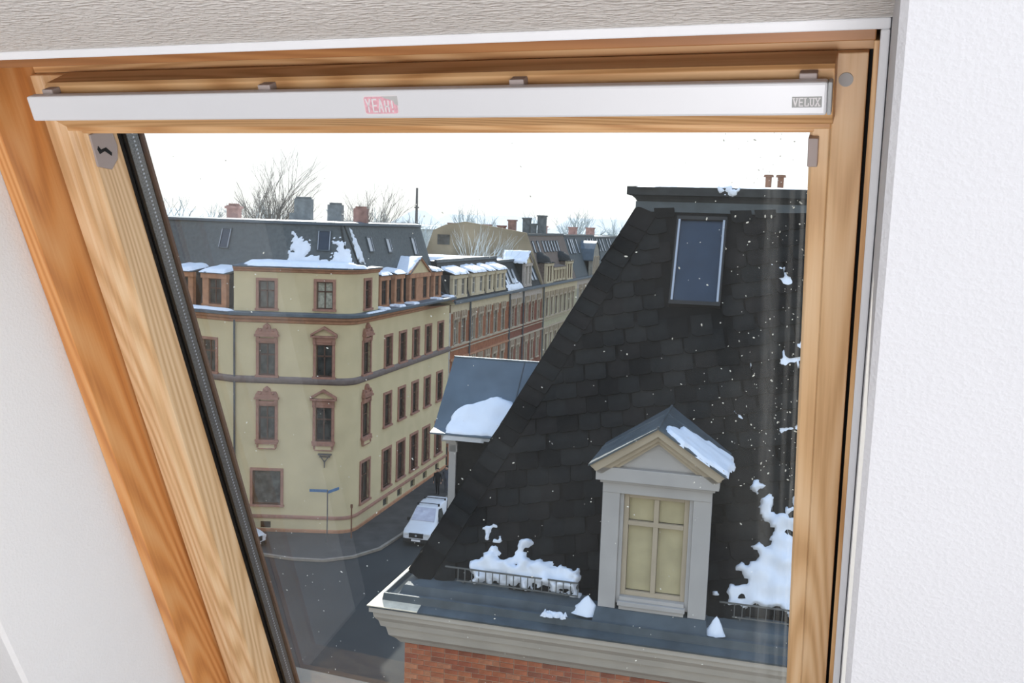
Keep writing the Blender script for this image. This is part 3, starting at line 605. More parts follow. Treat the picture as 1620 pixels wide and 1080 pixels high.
def mans(R, F, W, zb, yt, zt, m, flat, yb=.1, back=11.5, edge=True):
    mb = MB(); mb.quad((0, yb, zb), (W, yb, zb), (W, yt, zt), (0, yt, zt)); mb.add([(0, yb, zb), (0, yt, zt), (0, back, zt), (0, back, zb)], [(0, 1, 2, 3)]); mb.add([(W, yb, zb), (W, yt, zt), (W, back, zt), (W, back, zb)], [(3, 2, 1, 0)])
    mb.quad((0, yt, zt), (W, yt, zt), (W, back, zt), (0, back, zt), 1); mb.build('roof', R, [m, flat])
    if edge: MB().box(0, W, yt - .12, yt + .1, zt - .12, zt + .1).build('roof_edge', R, m_zincd)
mans(H1, F1, 14.5, 12.25, 1.3, 15.25, m_roofd, m_snow); mans(H2, F2, 11.4, 12.25, 1.3, 14.85, m_roofd, m_snow)
TL = ['first', 'second', 'third', 'fourth']
for i, (a, b, ws) in enumerate(((1.0, 4.1, [1.7, 3.3]), (5.1, 8.3, [5.8, 7.6]), (9.0, 10.7, [9.85]), (11.4, 14.1, [12.1, 13.4]))):
    box_dormer(H1, F1, a - .35, b - .35, .2, 1.9, 12.55, 14.25, [(x - .35, .75) for x in ws], m_frie, m_roofd, m_zincd, frm=m_wfw, pane=m_pane2, k='h1', rise=.65, snow_label='snow-covered roof of the %s shed dormer on the red brick house' % TL[i])
box_dormer(H2, F2, 5.2, 7.6, .2, 2.2, 12.45, 14.6, [(5.8, .6), (7.0, .6)], m_frip, m_roofd, m_zinc, gable=(6.4, 15.5), frm=m_wfw, k='h2')
snow(F2 @ fr((5.0, .0, 14.62), (.79, 0, .62), (0, 1, 0), (-.62, 0, .79)), [(0, 0), (1.75, 0), (1.75, 2.5), (0, 2.3)], 'snow on the gabled dormer of the darker red house', thick=.1, edge=.1, amp=.05, nscale=2)
X_, Y_ = Vector((1, 0, 0)), Vector((0, 1.2, 2.6)).normalized()
def rsk(R, F, x, t_, w_, h_, yt, zt, yb=.1, zb=12.25):
    Y_ = Vector((0, yt - yb, zt - zb)).normalized(); P = Vector((x, yb, zb)) + Y_ * t_
    M = F @ fr(P, (1, 0, 0), Y_, Vector((1, 0, 0)).cross(Y_)); R3 = M.to_3x3()
    skylight(R, M.translation, R3.col[0], R3.col[1], R3.col[2], w_, h_, gm=m_strip, strip=False)  # bright pane colour imitates the glint on these skylights
for x in (1.2, 2.3, 3.4, 8.9, 10.0): rsk(H2, F2, x, .7, .7, 1.3, 1.3, 14.85)
snow(F2 @ fr((0, .1, 12.3), (1, 0, 0), Vector((0, 1.2, 2.6)).normalized(), Vector((1, 0, 0)).cross(Vector((0, 1.2, 2.6)).normalized())), [(.2, 0), (4.8, 0), (4.6, .6), (3.0, 1.4), (2.4, .6), (.6, 1.1)], 'patchy snow at the foot of the skylit roof on the darker red house', thick=.06, edge=.1, amp=.3, nscale=2)
# third house: tall mansard, its bare gable wall faces us
mans(H3, F3, 15.0, 12.25, 1.9, 17.2, m_roofb, m_roofg)
mb = MB(); prof = [(-.05, 9), (-.05, 12.3), (1.85, 17.35), (4.5, 17.75), (8.2, 18.25), (10.3, 17.9), (11.6, 17.3), (12.4, 15.0), (12.4, 9)]
mb.prism([(a, b) for a, b in prof], -.35, .0, 'yz'); mb.build('bare_gable_wall', H3, m_party)
MB().box(-.4, -.3, 9.8, 11.1, 15.9, 16.9).build('gable_window', H3, m_pane)
for x in (1.2, 3.0, 5.0, 6.2, 7.4, 8.6, 9.8, 11): rsk(H3, F3, x, 3.4, .55, 1.1, 1.9, 17.2)
for a in (.9, 9.6):
    box_dormer(H3, F3, a, a + 2.6, .0, 2.0, 12.4, 14.4, [(a + .8, .6), (a + 1.8, .6)], m_frie, m_roofb, m_roofd, frm=m_wfr, k='h3', rise=.1)
    mb = MB(); mb.ball((a + 1.3, 1.3, 14.4), 1.45, 12, sz=.75); mb.build('dome_roof', H3, m_roofd, smooth=True)
for i in range(4): box_dormer(H3, F3, 4.1 + i * 1.3, 5.1 + i * 1.3, .1, 1.3, 12.5, 13.9, [(4.6 + i * 1.3, .55)], m_frie, m_roofb, m_roofb, frm=m_wfr, k='h3b', rise=.2)
mans(H4, F4, 16.4, 12.25, 1.9, 17.1, m_roofg, m_snow)
for x in (1.2, 2.6, 3.5, 5.4, 11.8, 13.6, 15.0): rsk(H4, F4, x, 3.0, .7, 1.7, 1.9, 17.1)
mb = MB(); mb.prism([(6.6, 12.2), (10.6, 12.2), (10.6, 14.3), (10.1, 15.4), (9.3, 16.0), (8.6, 16.3), (7.9, 16.0), (7.1, 15.4), (6.6, 14.3)], -.25, .2); mb.build('arched_gable', H4, m_greyf)
mb = MB()
g = [(6.4, 14.2), (6.95, 15.5), (7.8, 16.15), (8.6, 16.45), (9.4, 16.15), (10.25, 15.5), (10.8, 14.2)]
for p, q in zip(g, g[1:]): mb.hexa([(p[0], -.35, p[1] - .06), (q[0], -.35, q[1] - .06), (q[0], 3, q[1] - .06), (p[0], 3, p[1] - .06)], [(p[0], -.35, p[1] + .06), (q[0], -.35, q[1] + .06), (q[0], 3, q[1] + .06), (p[0], 3, p[1] + .06)])
mb.build('arched_gable_roof', H4, m_zinc)
for x in (7.3, 8.6, 9.9): put_window(H4, F4 @ Matrix.Translation((0, -.26, 0)), x, 12.7, .6, 1.9, dict(ST_C, id='c4', sw=.1))
H5, F5 = row_house(58.05, 84, 'farthest terraced house at the end of the street row', m_creamf, m_frie, 11.2, [60 + 2.3 * i for i in range(10)], 'terraced street houses', style=ST_C, crown=False)
mans(H5, F5, 25.9, 12.25, 1.9, 16.9, m_roofg, m_snow)
for x in (1.5, 3.2, 5.0, 8.0, 10.0): rsk(H5, F5, x, 3.0, .7, 1.7, 1.9, 16.9)
def chimney(R, F, x, y, z, w_, h_, m):
    mb = MB(); mb.box(x, x + w_, y, y + w_, z, z + h_); mb.box(x - .08, x + w_ + .08, y - .08, y + w_ + .08, z + h_ - .15, z + h_); mb.build('chimney', R, m, F)
for x, y, w_, h_, m in ((1.5, 9.9, .8, 1.0, m_chimb), (1.5, 6.4, 1.1, .95, m_chimb), (1.5, 4.7, .7, .9, m_chimb), (1.5, 3.6, .7, 1.5, m_chimb), (8, 3.9, .75, 1.8, m_chim), (8, 2.2, .8, 2.1, m_chim), (7.6, 3.1, .5, 1.2, m_chim)): chimney(H3, F3, x, y, 17.1, w_, h_, m)
chimney(H1, F1, 9.5, 6.5, 15.2, 1.0, 1.1, m_chim)
for x, y in ((4, 5), (11, 3)): chimney(H4, F4, x, y, 17.1, .9, 1.0, m_chimb)
chimney(H5, F5, 5, 3, 16.9, 1.0, 1.2, m_chimb)

# ------------------------------------------------------------------ far skyline
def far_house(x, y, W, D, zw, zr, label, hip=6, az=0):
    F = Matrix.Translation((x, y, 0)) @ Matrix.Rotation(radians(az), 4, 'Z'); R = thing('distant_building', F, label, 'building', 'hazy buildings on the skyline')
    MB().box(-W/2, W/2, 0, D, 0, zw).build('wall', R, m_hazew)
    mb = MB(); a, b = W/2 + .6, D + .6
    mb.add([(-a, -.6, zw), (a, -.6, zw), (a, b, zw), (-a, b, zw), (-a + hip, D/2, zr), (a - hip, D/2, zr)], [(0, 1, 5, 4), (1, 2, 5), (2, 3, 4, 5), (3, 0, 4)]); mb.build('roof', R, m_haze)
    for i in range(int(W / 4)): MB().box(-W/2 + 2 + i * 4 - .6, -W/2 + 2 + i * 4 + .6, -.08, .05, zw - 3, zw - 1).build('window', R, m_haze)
    return R
far_house(-6.5, 235, 32, 14, 16.5, 20.3, 'wide pale haze-coloured building on the skyline behind the chimneys')
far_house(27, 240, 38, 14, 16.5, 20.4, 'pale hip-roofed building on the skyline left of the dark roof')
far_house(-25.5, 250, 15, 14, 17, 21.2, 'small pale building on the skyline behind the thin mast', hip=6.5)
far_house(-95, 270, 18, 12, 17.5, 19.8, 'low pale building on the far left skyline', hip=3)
T = thing('radio_mast', Matrix.Translation((-25, 245, 0)), 'thin grey mast rising above the skyline roof', 'mast')
MB().tube((0, 0, 0), (0, 0, 26.6), .6, .26).build('shaft', T, m_pole); MB().tube((0, 0, 21.6), (0, 0, 21.9), .6).build('platform', T, m_pole)
def bare_tree(x, y, h, label, m, seed, levels=5, spread=.55, group=None, r=.32, trunks=1, ratio=.74):
    rnd = random.Random(seed); T = thing('bare_tree', Matrix.Translation((x, y, 0)), label, 'tree', group); tr = MB(); tw = MB()
    def grow(p, d, L, r, lv):
        q = p + d * L; (tr if lv < 2 else tw).tube(p, q, r, r * .68, n=5 if lv < 3 else 3, cap=False)
        if lv >= levels: return
        for i in range(3 if lv in (1, 2, 3) else 2):
            nd = (d + Vector((rnd.uniform(-1, 1), rnd.uniform(-1, 1), rnd.uniform(-.25, .7))) * spread).normalized()
            if lv == 0: nd = (d + Vector((rnd.uniform(-.6, .6), rnd.uniform(-.5, .5), .2)) * spread).normalized()
            grow(p + d * L * rnd.uniform(.6, 1) if i else q, nd, L * rnd.uniform(ratio - .12, ratio + .08), r * .62, lv + 1)
    for i in range(trunks): grow(Vector((rnd.uniform(-1, 1) * (trunks > 1) * 1.5, 0, 0)), Vector((rnd.uniform(-.12, .12), 0, 1)).normalized(), h * .36, r, 0)
    tr.build('trunk', T, m); tw.build('branches', T, m)
bare_tree(-25.4, 92, 19.8, 'large bare tree rising behind the grey mansard roof', m_bark, 5, levels=7, trunks=2, r=.26, spread=.5)
bare_tree(-29.5, 96, 16.5, 'smaller bare tree left of the large one behind the grey roof', m_bark, 9, levels=6, r=.25)
bare_tree(-4.9, 91, 16.6, 'frost-white bare tree in front of the mustard gable wall', m_frost_haze, 21, levels=6, r=.14, spread=.42)
for i, (x, y, h) in enumerate(((-21.5, 110, 20), (-18, 125, 20.5), (-15.5, 118, 19.6), (-32, 120, 19.5))):
    bare_tree(x, y, h, ['bare tree behind the leftmost chimney stack', 'bare tree between the two grey chimneys', 'bare tree right of the brick-sided chimney', 'thin bare tree beyond the small red chimney'][i], m_bark, 40 + i, levels=6, r=.22)
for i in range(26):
    x = -105 + i * 7.6 + random.uniform(-2, 2); bare_tree(x, 215 + random.uniform(-12, 25), random.uniform(18.6, 21.0), 'hazy bare tree in the distant line of trees', m_frost_haze, 60 + i, levels=5, group='distant line of bare trees', r=.5, spread=.65)  # frost colour reused so the far trees look paled by haze

# ------------------------------------------------------------------ neighbouring house with the dark slate mansard
A75 = radians(75); NX = Vector((sin(A75), -cos(A75), 0)); NY = Vector((cos(A75), sin(A75), 0))
FN = fr((2.246, 14.394, 0), NX, NY)
NB = thing('slate_roofed_house', FN, 'brick house opposite with steep dark slate mansard roof, cream cornice and white dormer', 'building')
SLP = radians(63.6); TP = tan(SLP); ZB = 12.15; LFT = -4.04
def slope_run(z): return (z - ZB) / TP
mb = MB()
a = slope_run(18.45)
mb.quad((LFT, .3, ZB), (6, .3, ZB), (6, .3 + a, 18.45), (LFT + a, .3 + a, 18.45)); mb.quad((LFT, 10, ZB), (LFT, .3, ZB), (LFT + a, .3 + a, 18.45), (LFT + a, 10, 18.45))
mb.quad((LFT, 10, ZB), (LFT + a, 10, 18.45), (6, 10, 18.45), (6, 10, ZB)); mb.quad((6, .3, ZB), (6, 10, ZB), (6, 10, 18.45), (6, .3 + a, 18.45))
mb.build('roof_boarding', NB, m_slab)
SM = FN @ fr((0, .3, ZB), (1, 0, 0), (0, cos(SLP), sin(SLP)), (0, -sin(SLP), cos(SLP)))
def slate_mesh(k, w_=.36, h_=.40, th=.022):
    r = random.Random(k); o = MB(); pts = [(-w_/2, h_), (-w_/2, .07)]
    for i in range(4): t = pi + pi / 2 * (i + 1) / 4; pts.append((-w_/2 + .09 + .09 * cos(t), .07 + .07 * sin(t) + r.uniform(-.006, .006)))
    pts += [(.02, r.uniform(-.01, .01)), (w_/2 - .02, r.uniform(-.005, .012)), (w_/2, .03), (w_/2, h_)]
    n = len(pts)
    def zz(y, top): return .045 * (1 - y / h_) + (th if top else 0) + .002
    vs = [(x, y, zz(y, 0)) for x, y in pts] + [(x, y, zz(y, 1)) for x, y in pts]
    o.add(vs, [tuple(range(n, 2 * n))] + [(i, (i + 1) % n, (i + 1) % n + n, i + n) for i in range(n)]); return o
SLm = [slate_mesh(k).mesh('slate', m_slate[k % 4]) for k in range(8)]
rot = radians(11); stuff = MB(); cnt = 0
for j in range(-6, 34):
    for i in range(-16, 26):
        px = i * .372 + (j % 2) * .17 + random.uniform(-.03, .03); py = j * .292 + random.uniform(-.008, .008)
        x = px * cos(rot) - py * sin(rot); y = px * sin(rot) + py * cos(rot)
        cx, cy = x - .18 * sin(rot), y + .18
        if cy < .02 or cy > 7.0 or x > 5.9: continue
        if x < LFT + cy * cos(SLP) + .30: continue
        if -.32 < x < .82 and 4.78 < cy < 6.85: continue
        if cy < 1.9 and abs(x - .03) < .62: continue
        a_ = rot + random.uniform(-.015, .015)
        L = Matrix.Translation((x, y - .0, random.uniform(0, .006))) @ Matrix.Rotation(a_, 4, 'Z')
        if x < 2.2 and cnt < 290:
            cnt += 1; link('slate', SLm[(i * 5 + j * 3) % 8 if random.random() < .6 else random.randrange(8)], NB, SM @ L)
        else:
            o = slate_mesh(i * 7 + j); stuff.add([tuple(L @ Vector(v)) for v in o.v], o.f, random.randrange(4))
stuff.build('slate_field', NB, m_slate, SM, kind='stuff')
# slates along the hip
hd = Vector((cos(SLP), 1, 0)).normalized(); ang = atan2(hd.x, hd.y)
HS = [slate_mesh(100 + k, .40, .42).mesh('hip_slate', m_slate[k]) for k in range(4)]
for k in range(28):
    t = .0 + k * .268
    if t + .2 > 7.7: break
    p = Vector((LFT, 0, 0)) + hd * t + Vector((hd.y, -hd.x, 0)) * .20
    link('hip_slate', HS[random.randrange(4)], NB, SM @ Matrix.Translation((p.x, p.y, .022)) @ Matrix.Rotation(-ang, 4, 'Z'))
LM = FN @ fr((LFT, 0, ZB), (0, -1, 0), (cos(SLP), 0, sin(SLP)), (-sin(SLP), 0, cos(SLP)))
side = MB()
for j in range(24):
    for i in range(27):
        x = -9.8 + i * .372 + (j % 2) * .18; y = j * .292
        if x > -.3 - y * cos(SLP) - .2 or (y < 4.2 and -4.3 < x < -1.95): continue
        o = slate_mesh(i + j * 31); side.add([(v[0] + x, v[1] + y, v[2]) for v in o.v], o.f, random.randrange(4))
side.build('side_slate_field', NB, m_slate, LM, kind='stuff')
mb = MB(); mb.tube((LFT - .01, .29, ZB), (LFT + a - .01, .3 + a - .01, 18.45), .035, n=6); mb.build('hip_ridge_strip', NB, m_slab)
# top edge
nb_top = [(-.92, 10), (-.92, .3 + a - .02), (6, .3 + a - .02)]
MB().sweep(nb_top, [(.0, 18.32), (.05, 18.34), (.05, 18.52), (-.1, 18.54)]).build('apron_flashing', NB, m_zincd)
MB().sweep(nb_top, [(.0, 18.50), (.03, 18.52), (.06, 18.57), (.12, 18.62), (.2, 18.635), (.2, 18.78), (-.1, 18.80)]).build('top_cornice', NB, m_roofd)
mb = MB(); mb.prism([(-1.0, 3.3), (6, 3.3), (6, 10), (-1.0, 10)], 18.7, 18.79, 'xy'); mb.build('flat_roof', NB, m_zincd)
snow(FN @ Matrix.Translation((0, 0, 18.79)), [(-1.0, 3.3), (5.8, 3.3), (5.8, 9), (-.8, 9)], 'thin snow layer along the flat top of the dark slate roof', thick=.035, edge=.2, amp=.15, nscale=2, res=.1)
snow(FN @ fr((.45, 3.235, 18.64), (1, 0, 0), (0, 0, 1), (0, -1, 0)), [(-.02, .02), (.42, .0), (.44, .14), (.05, .15)], 'small icy snow lump hanging on the top edge above the skylight', thick=.05, edge=.05, amp=.04, nscale=9)
for x in (1.34, 1.56):
    mb = MB(); mb.tube((x, 4.5, 18.75), (x, 4.5, 19.06), .058, n=12); mb.tube((x, 4.5, 19.06), (x, 4.5, 19.10), .095, .085, n=12); mb.tube((x, 4.5, 18.8), (x, 4.5, 18.83), .075, n=12); mb.build('vent_pipe', NB, m_rust, smooth=False)
# skylight in the slates
R3 = SM.to_3x3(); P = SM @ Vector((.25, 5.14, .05))
sky = skylight(NB, P, R3.col[0], R3.col[1], R3.col[2], .74, 1.56, fr_=m_skyf)
# snow guards
def guard(x0, x1, t):
    y = .3 + t * cos(SLP); z = ZB + t * sin(SLP); mb = MB()
    mb.box(x0, x1, y - .16, y - .145, z + .21, z + .235); mb.box(x0 + .2, x1, y - .16, y - .145, z + .0, z + .02)
    for k in range(3): xx = x0 + .3 + k * (x1 - x0 - .5) / 2; mb.box(xx, xx + .03, y - .15, y + .1, z - .02, z + .0)
    g = mb.build('snow_guard', NB, m_guard)
    n = int((x1 - x0 - .2) / .118)
    for k in range(n + 1): xx = x0 + .22 + k * .118; MB().box(xx, xx + .012, -.162, -.14, 0, .22).build('guard_bar', g, m_guard, FN @ Matrix.Translation((0, y, z)))
guard(-3.38, -1.15, .02); guard(1.06, 3.2, .02)
# front dormer and side dormer
def big_dormer(F, yb, zs, ze, za, hw, ev, flare=0, front=True):
    rn = lambda z: yb + (z - ZB) / TP
    mb = MB()
    for sg in (-1, 1):
        x = sg * (hw - .05); x2 = sg * (hw - .17)
        mb.add([(x, .05, zs - .2), (x, .05, ze - .1), (x, rn(ze) + .05, ze - .1), (x, rn(zs - .2), zs - .2), (x2, .05, zs - .2), (x2, .05, ze - .1), (x2, rn(ze) + .05, ze - .1), (x2, rn(zs - .2), zs - .2)],
               [(0, 1, 2, 3), (7, 6, 5, 4), (0, 4, 5, 1), (1, 5, 6, 2), (2, 6, 7, 3)])
    D = mb.build('dormer', NB, m_slate[1], F)
    for sg in (-1, 1):
        mb = MB(); x0, x1 = sorted((sg * hw, sg * (hw - .27))); mb.box(x0, x1, -.0, .14, zs, ze - .3)
        x0, x1 = sorted((sg * (hw - .27), sg * (hw - .33))); mb.box(x0, x1, .05, .2, zs + .12, ze - .38); mb.build('pilaster', D, m_dwhite, F, bevel=.008)
    zl = ze - .32
    mb = MB(); mb.box(-hw, hw, -.01, .16, zl - .12, zl + .06); mb.box(-hw - .04, hw + .04, -.05, .16, zl + .04, zl + .09); mb.box(-hw - .10, hw + .10, -.12, .16, zl + .09, zl + .30); mb.build('lintel', D, m_dwhite, F, bevel=.008)
    mb = MB(); mb.prism([(-ev + .3, zl + .3), (ev - .3, zl + .3), (0, za - .22)], .02, .1, 'xz'); mb.build('tympanum', D, m_dwhite, F)
    mb = MB()
    ux, uz = ev, za - ze; l = hypot(ux, uz); nx, nz = uz / l, ux / l
    for sg in (-1, 1):
        for d0, d1, yy in ((.0, .10, -.20), (.10, .17, -.12), (.17, .22, -.06)):
            q = [(sg * (ev - .02) - sg * nx * d0 * 1.0, ze - nz * d0), (0, za - d0 * l / ev), (0, za - d1 * l / ev), (sg * (ev - .02) - sg * d1 * 1.1, ze - nz * d1)]
            q[3] = (sg * (ev - .02 - d1 * 1.0), ze - nz * d1 * .9)
            mb.prism(q if sg > 0 else q[::-1], yy, .12, 'xz')
    mb.build('raking_cornice', D, m_dcream, F)
    mb = MB(); t = .03
    for sg in (-1, 1):
        xe = sg * ev; b0 = rn(ze) + .1; b1 = rn(za) + .1
        A = [(xe, -.25, ze), (0, -.25, za), (0, b1, za), (xe, b0, ze)]; 
        if sg > 0: A = [A[1], A[0], A[3], A[2]]
        mb.hexa(A, [(p[0], p[1], p[2] + t) for p in A])
        if flare:
            A = [(xe + sg * flare, -.25, ze - .05), (xe, -.25, ze), (xe, b0, ze), (xe + sg * flare, b0, ze - .05)]
            if sg > 0: A = [A[1], A[0], A[3], A[2]]
            mb.hexa(A, [(p[0], p[1], p[2] + t) for p in A])
        k = .30 if sg < 0 else .5
    mb.tube((0, -.25, za + t), (0, rn(za), za + t), .022, n=6)
    mb.build('gable_roof', D, m_zincd if front else m_zinc, F)
    mb = MB()
    for sg in (-1, 1):
        yy = .95 if front else 1.15
        if yy < rn(ze): mb.tube((sg * ev, yy, ze + t), (0, yy, za + t), .014, n=5)
        else:
            z_ = ZB + (yy - yb) * TP; k_ = (z_ - ze) / (za - ze); mb.tube((sg * ev * (1 - k_), yy, z_ + t), (0, yy, za + t), .014, n=5)
    mb.build('roof_seam', D, m_zincd, F)
    ww = hw - .33; z0, z1 = zs + .25, zl - .12
    mb = MB(); mb.box(-ww, ww, .0, .22, z0 - .06, z0); mb.box(-ww - .02, ww + .02, -.06, .2, z0 - .13, z0 - .06); mb.box(-ww, ww, -.02, .2, z0 - .2, z0 - .13); mb.build('sill', D, m_dwhite, F, bevel=.006)
    mb = MB(); f_ = .075
    mb.box(-ww, -ww + f_, .1, .17, z0, z1); mb.box(ww - f_, ww, .1, .17, z0, z1); mb.box(-ww + f_, ww - f_, .1, .17, z0, z0 + f_); mb.box(-ww + f_, ww - f_, .1, .17, z1 - f_, z1)
    tz = z1 - (z1 - z0) * .29; mb.box(-.038, .038, .095, .165, z0 + f_, z1 - f_); mb.box(-ww + f_, ww - f_, .09, .165, tz - .035, tz + .035); mb.build('window_frame', D, m_dcream, F, bevel=.005)
    for xa, xb in ((-ww + f_, -.038), (.038, ww - f_)):
        for za_, zb_ in ((z0 + f_, tz - .035), (tz + .035, z1 - f_)):
            MB().box(xa, xb, .138, .146, za_, zb_).build('pane', D, m_winpane, F)
            MB().box(xa, xb, .185, .19, za_, zb_).build('blind', D, m_blind, F)
    mb = MB(); mb.add([(-hw - .02, -.03, zs + .05), (hw + .02, -.03, zs + .05), (hw + .06, -.3, zs - .2), (-hw - .06, -.3, zs - .2), (-hw - .02, .3, zs + .05), (hw + .02, .3, zs + .05), (hw + .06, .3, zs - .2), (-hw - .06, .3, zs - .2)], [(3, 2, 1, 0), (0, 1, 5, 4), (2, 6, 5, 1), (0, 4, 7, 3)]); mb.build('apron', D, m_zincd, F)
    return D
m_winpane = glass_mat('dormer_glass', (.9, .9, .9, 1))
FD1 = FN @ Matrix.Translation((.035, 0, 0)); big_dormer(FD1, .3, 12.08, 14.41, 15.06, .83, 1.03)
FD2 = FN @ fr((LFT, 3.1, 0), (0, -1, 0), (1, 0, 0)); big_dormer(FD2, 0.0, 12.2, 14.26, 15.43, .95, 1.10, flare=.22, front=False)
# cornice, gutter, walls and bricks
nbp = [(-4.0, 10), (-4.0, 0), (6, 0)]
MB().sweep(nbp, [(0, 11.06), (.06, 11.08), (.12, 11.16), (.21, 11.24), (.24, 11.36), (.25, 11.40), (.31, 11.42), (.34, 11.52), (.40, 11.60), (.41, 11.68), (.46, 11.70), (.46, 11.79), (0, 11.80)]).build('cornice', NB, m_corn)
MB().sweep(nbp, [(.48, 11.78), (.485, 11.81), (.30, 11.86), (.28, 11.98), (.255, 11.985), (.24, 11.93), (.16, 11.87), (.08, 11.93), (.02, 12.06), (-.22, 12.12), (-.34, 12.17)], cap=False).build('gutter', NB, m_zincd)
MB().sweep([(-4.0, 3), (-4.0, 0), (-3.62, 0)], [(.488, 11.805), (.488, 11.818), (.22, 11.885)], cap=False).build('cornice_sunlit_sheet', NB, mat('sunlit_pale_sheet', sr(200, 190, 170, 1.3), .6, var=.1, vs=9))  # paler colour paints the sunlit patch at the left cornice end
mb = MB(); mb.box(-4.0, 6, .012, 10, 0, 11.7); mb.build('wall', NB, m_mort)
mb = MB(); mb.box(-3.985, 6, .006, .03, 0, 9.1); mb.box(-3.994, -3.98, .006, 10, 0, 11.05, 0); mb.build('lower_brickwork', NB, m_brick[0])
bl, bh, bj = .222, .074, .014
BM = [MB().box(0, bl, 0, .02, 0, bh).mesh('brick', m) for m in m_brick]; BH = [MB().box(0, .105, 0, .02, 0, bh).mesh('brick', m) for m in m_brick]
stf = MB(); nb_ = 0
for r_ in range(26):
    z = 11.06 - (r_ + 1) * (bh + bj); x = -4.0; k = 0
    if r_ % 2: x_list = [(.115, 1)]
    else: x_list = []
    while x < 5.9:
        half = (k == 0 and r_ % 2 == 1) or (k % 3 == 2 and r_ % 4 == 1); L_ = .105 if half else bl
        y = random.uniform(-.003, .003); mi = random.choices(range(4), (5, 3, 2, 2))[0]
        if nb_ < 295 and x < .9 - (r_ * .5 if r_ < 10 else 9): nb_ += 1; link('brick', (BH if half else BM)[mi], NB, FN @ Matrix.Translation((x, y, z)))
        else: stf.box(x, x + L_, y, y + .02, z, z + bh, mi)
        x += L_ + bj; k += 1
stf.build('brickwork', NB, m_brick, FN, kind='stuff')
# snow lying on the slate roof
snow(SM, [(-3.12, .0), (-1.15, .0), (-1.2, .42), (-1.7, .48), (-2.0, .42), (-2.08, .78), (-2.25, .75), (-2.3, .4), (-2.55, .5), (-2.72, .95), (-2.85, .9), (-2.75, .5), (-3.0, .3)], 'snow heaped behind the slatted snow guard on the left of the slate roof', thick=.2, edge=.12, amp=.08, nscale=6, lump=.7, res=.03)
snow(SM, [(1.05, .05), (2.6, .12), (2.6, 2.4), (2.2, 2.1), (1.95, 1.75), (1.45, 2.1), (1.55, 1.6), (1.75, 1.4), (1.45, 1.0), (1.3, .6), (1.1, .4)], 'large snow patch on the slates right of the white dormer', thick=.12, edge=.07, amp=.2, nscale=5, lump=.8, bias=-.05, res=.035)
for P_, txt in (([(1.47, 5.95), (1.6, 5.95), (1.98, 5.62), (1.98, 5.45), (1.7, 5.5), (1.55, 5.75)], 'snow scrap on the slates right of the skylight, upper of the scraps'),
                ([(1.7, 4.35), (2.1, 4.6), (2.15, 4.2), (1.85, 3.9), (1.75, 4.1)], 'snow scrap near the sash stile, halfway up the slate roof'),
                ([(1.18, 4.05), (1.5, 4.22), (1.3, 4.1), (1.25, 3.88)], 'small snow scrap left of the halfway one on the slates'),
                ([(.98, 3.32), (1.1, 3.3), (1.28, 3.1), (1.15, 3.1)], 'thin snow scrap just above the dormer roof on the right'),
                ([(1.75, 3.05), (2.15, 3.15), (2.15, 2.95), (1.8, 2.9)], 'low flat snow scrap beside the sash stile above the large patch'),
                ([(-3.4, .72), (-3.28, .75), (-3.26, .66), (-3.38, .64)], 'tiny snow lump above the left end of the snow guard')):
    snow(SM, P_, txt, thick=.05, edge=.05, amp=.045, nscale=12)
def heap(x, y, z, w_, h_, label):
    mb = MB(); n, m = 18, 7; r = random.Random(int(x * 100))
    for j in range(m + 1):
        for i in range(n):
            t = j / m; a_ = 2 * pi * i / n; rr = (1 - t) ** .8 * (1 + .25 * noise.noise((cos(a_) * 2 + x, sin(a_) * 2, t * 3)))
            mb.v.append((w_ * rr * cos(a_) + t * .02, .12 * rr * sin(a_) + .08 * t, h_ * t * (1 + .1 * noise.noise((cos(a_), sin(a_), x)))))
    for j in range(m):
        for i in range(n): mb.f.append((j * n + i, j * n + (i + 1) % n, (j + 1) * n + (i + 1) % n, (j + 1) * n + i)); mb.m.append(0)
    mb.build('snow_heap', None, m_snow, FN @ Matrix.Translation((x, y, z)), smooth=True, label=label, category='snow')
heap(-.98, -.02, 11.98, .24, .27, 'cone-shaped snow heap in the gutter left of the white dormer foot'); heap(1.02, -.05, 11.95, .16, .25, 'narrow snow heap in the gutter right of the white dormer foot')
snow(FN @ Matrix.Translation((0, 0, 11.99)), [(-1.6, -.3), (-1.25, -.3), (-1.25, -.2), (-1.6, -.2)], 'small snow crumbs in the gutter beside the cone heap', thick=.05, edge=.04, amp=.05, nscale=14)
# snow on the dormer roofs
def roofsnow(F, ev, ze, za, sg, poly, label, **k):
    l = hypot(ev, za - ze); X = Vector((sg * -1, 0, 0)); Yv = Vector((-sg * ev / l, 0, (za - ze) / l)); Xv = Vector((0, sg * 1.0, 0)); Z = Xv.cross(Yv)
    M = F @ fr((sg * ev, 0, ze + .03), Xv, Yv, Z); return snow(M, poly, label, **k)
roofsnow(FD1, 1.03, 14.41, 15.06, 1, [(-.22, .35), (-.2, 1.0), (.0, 1.1), (.3, 1.08), (.45, .95), (.7, .9), (.85, .55), (1.05, .25), (1.0, -.05), (.7, -.06), (.3, -.05), (0, -.04), (-.18, -.02)], 'melting snow sheet on the right slope of the white dormer roof', thick=.05, edge=.06, amp=.05, nscale=6)
roofsnow(FD2, 1.10, 14.26, 15.43, 1, [(0, -.2), (.0, .1), (.12, .45), (.4, .56), (.85, .76), (1.05, .68), (1.5, .2), (1.5, -.2)], 'thick snow slab sliding off the roof of the side dormer', thick=.12, edge=.06, amp=.03, nscale=4)

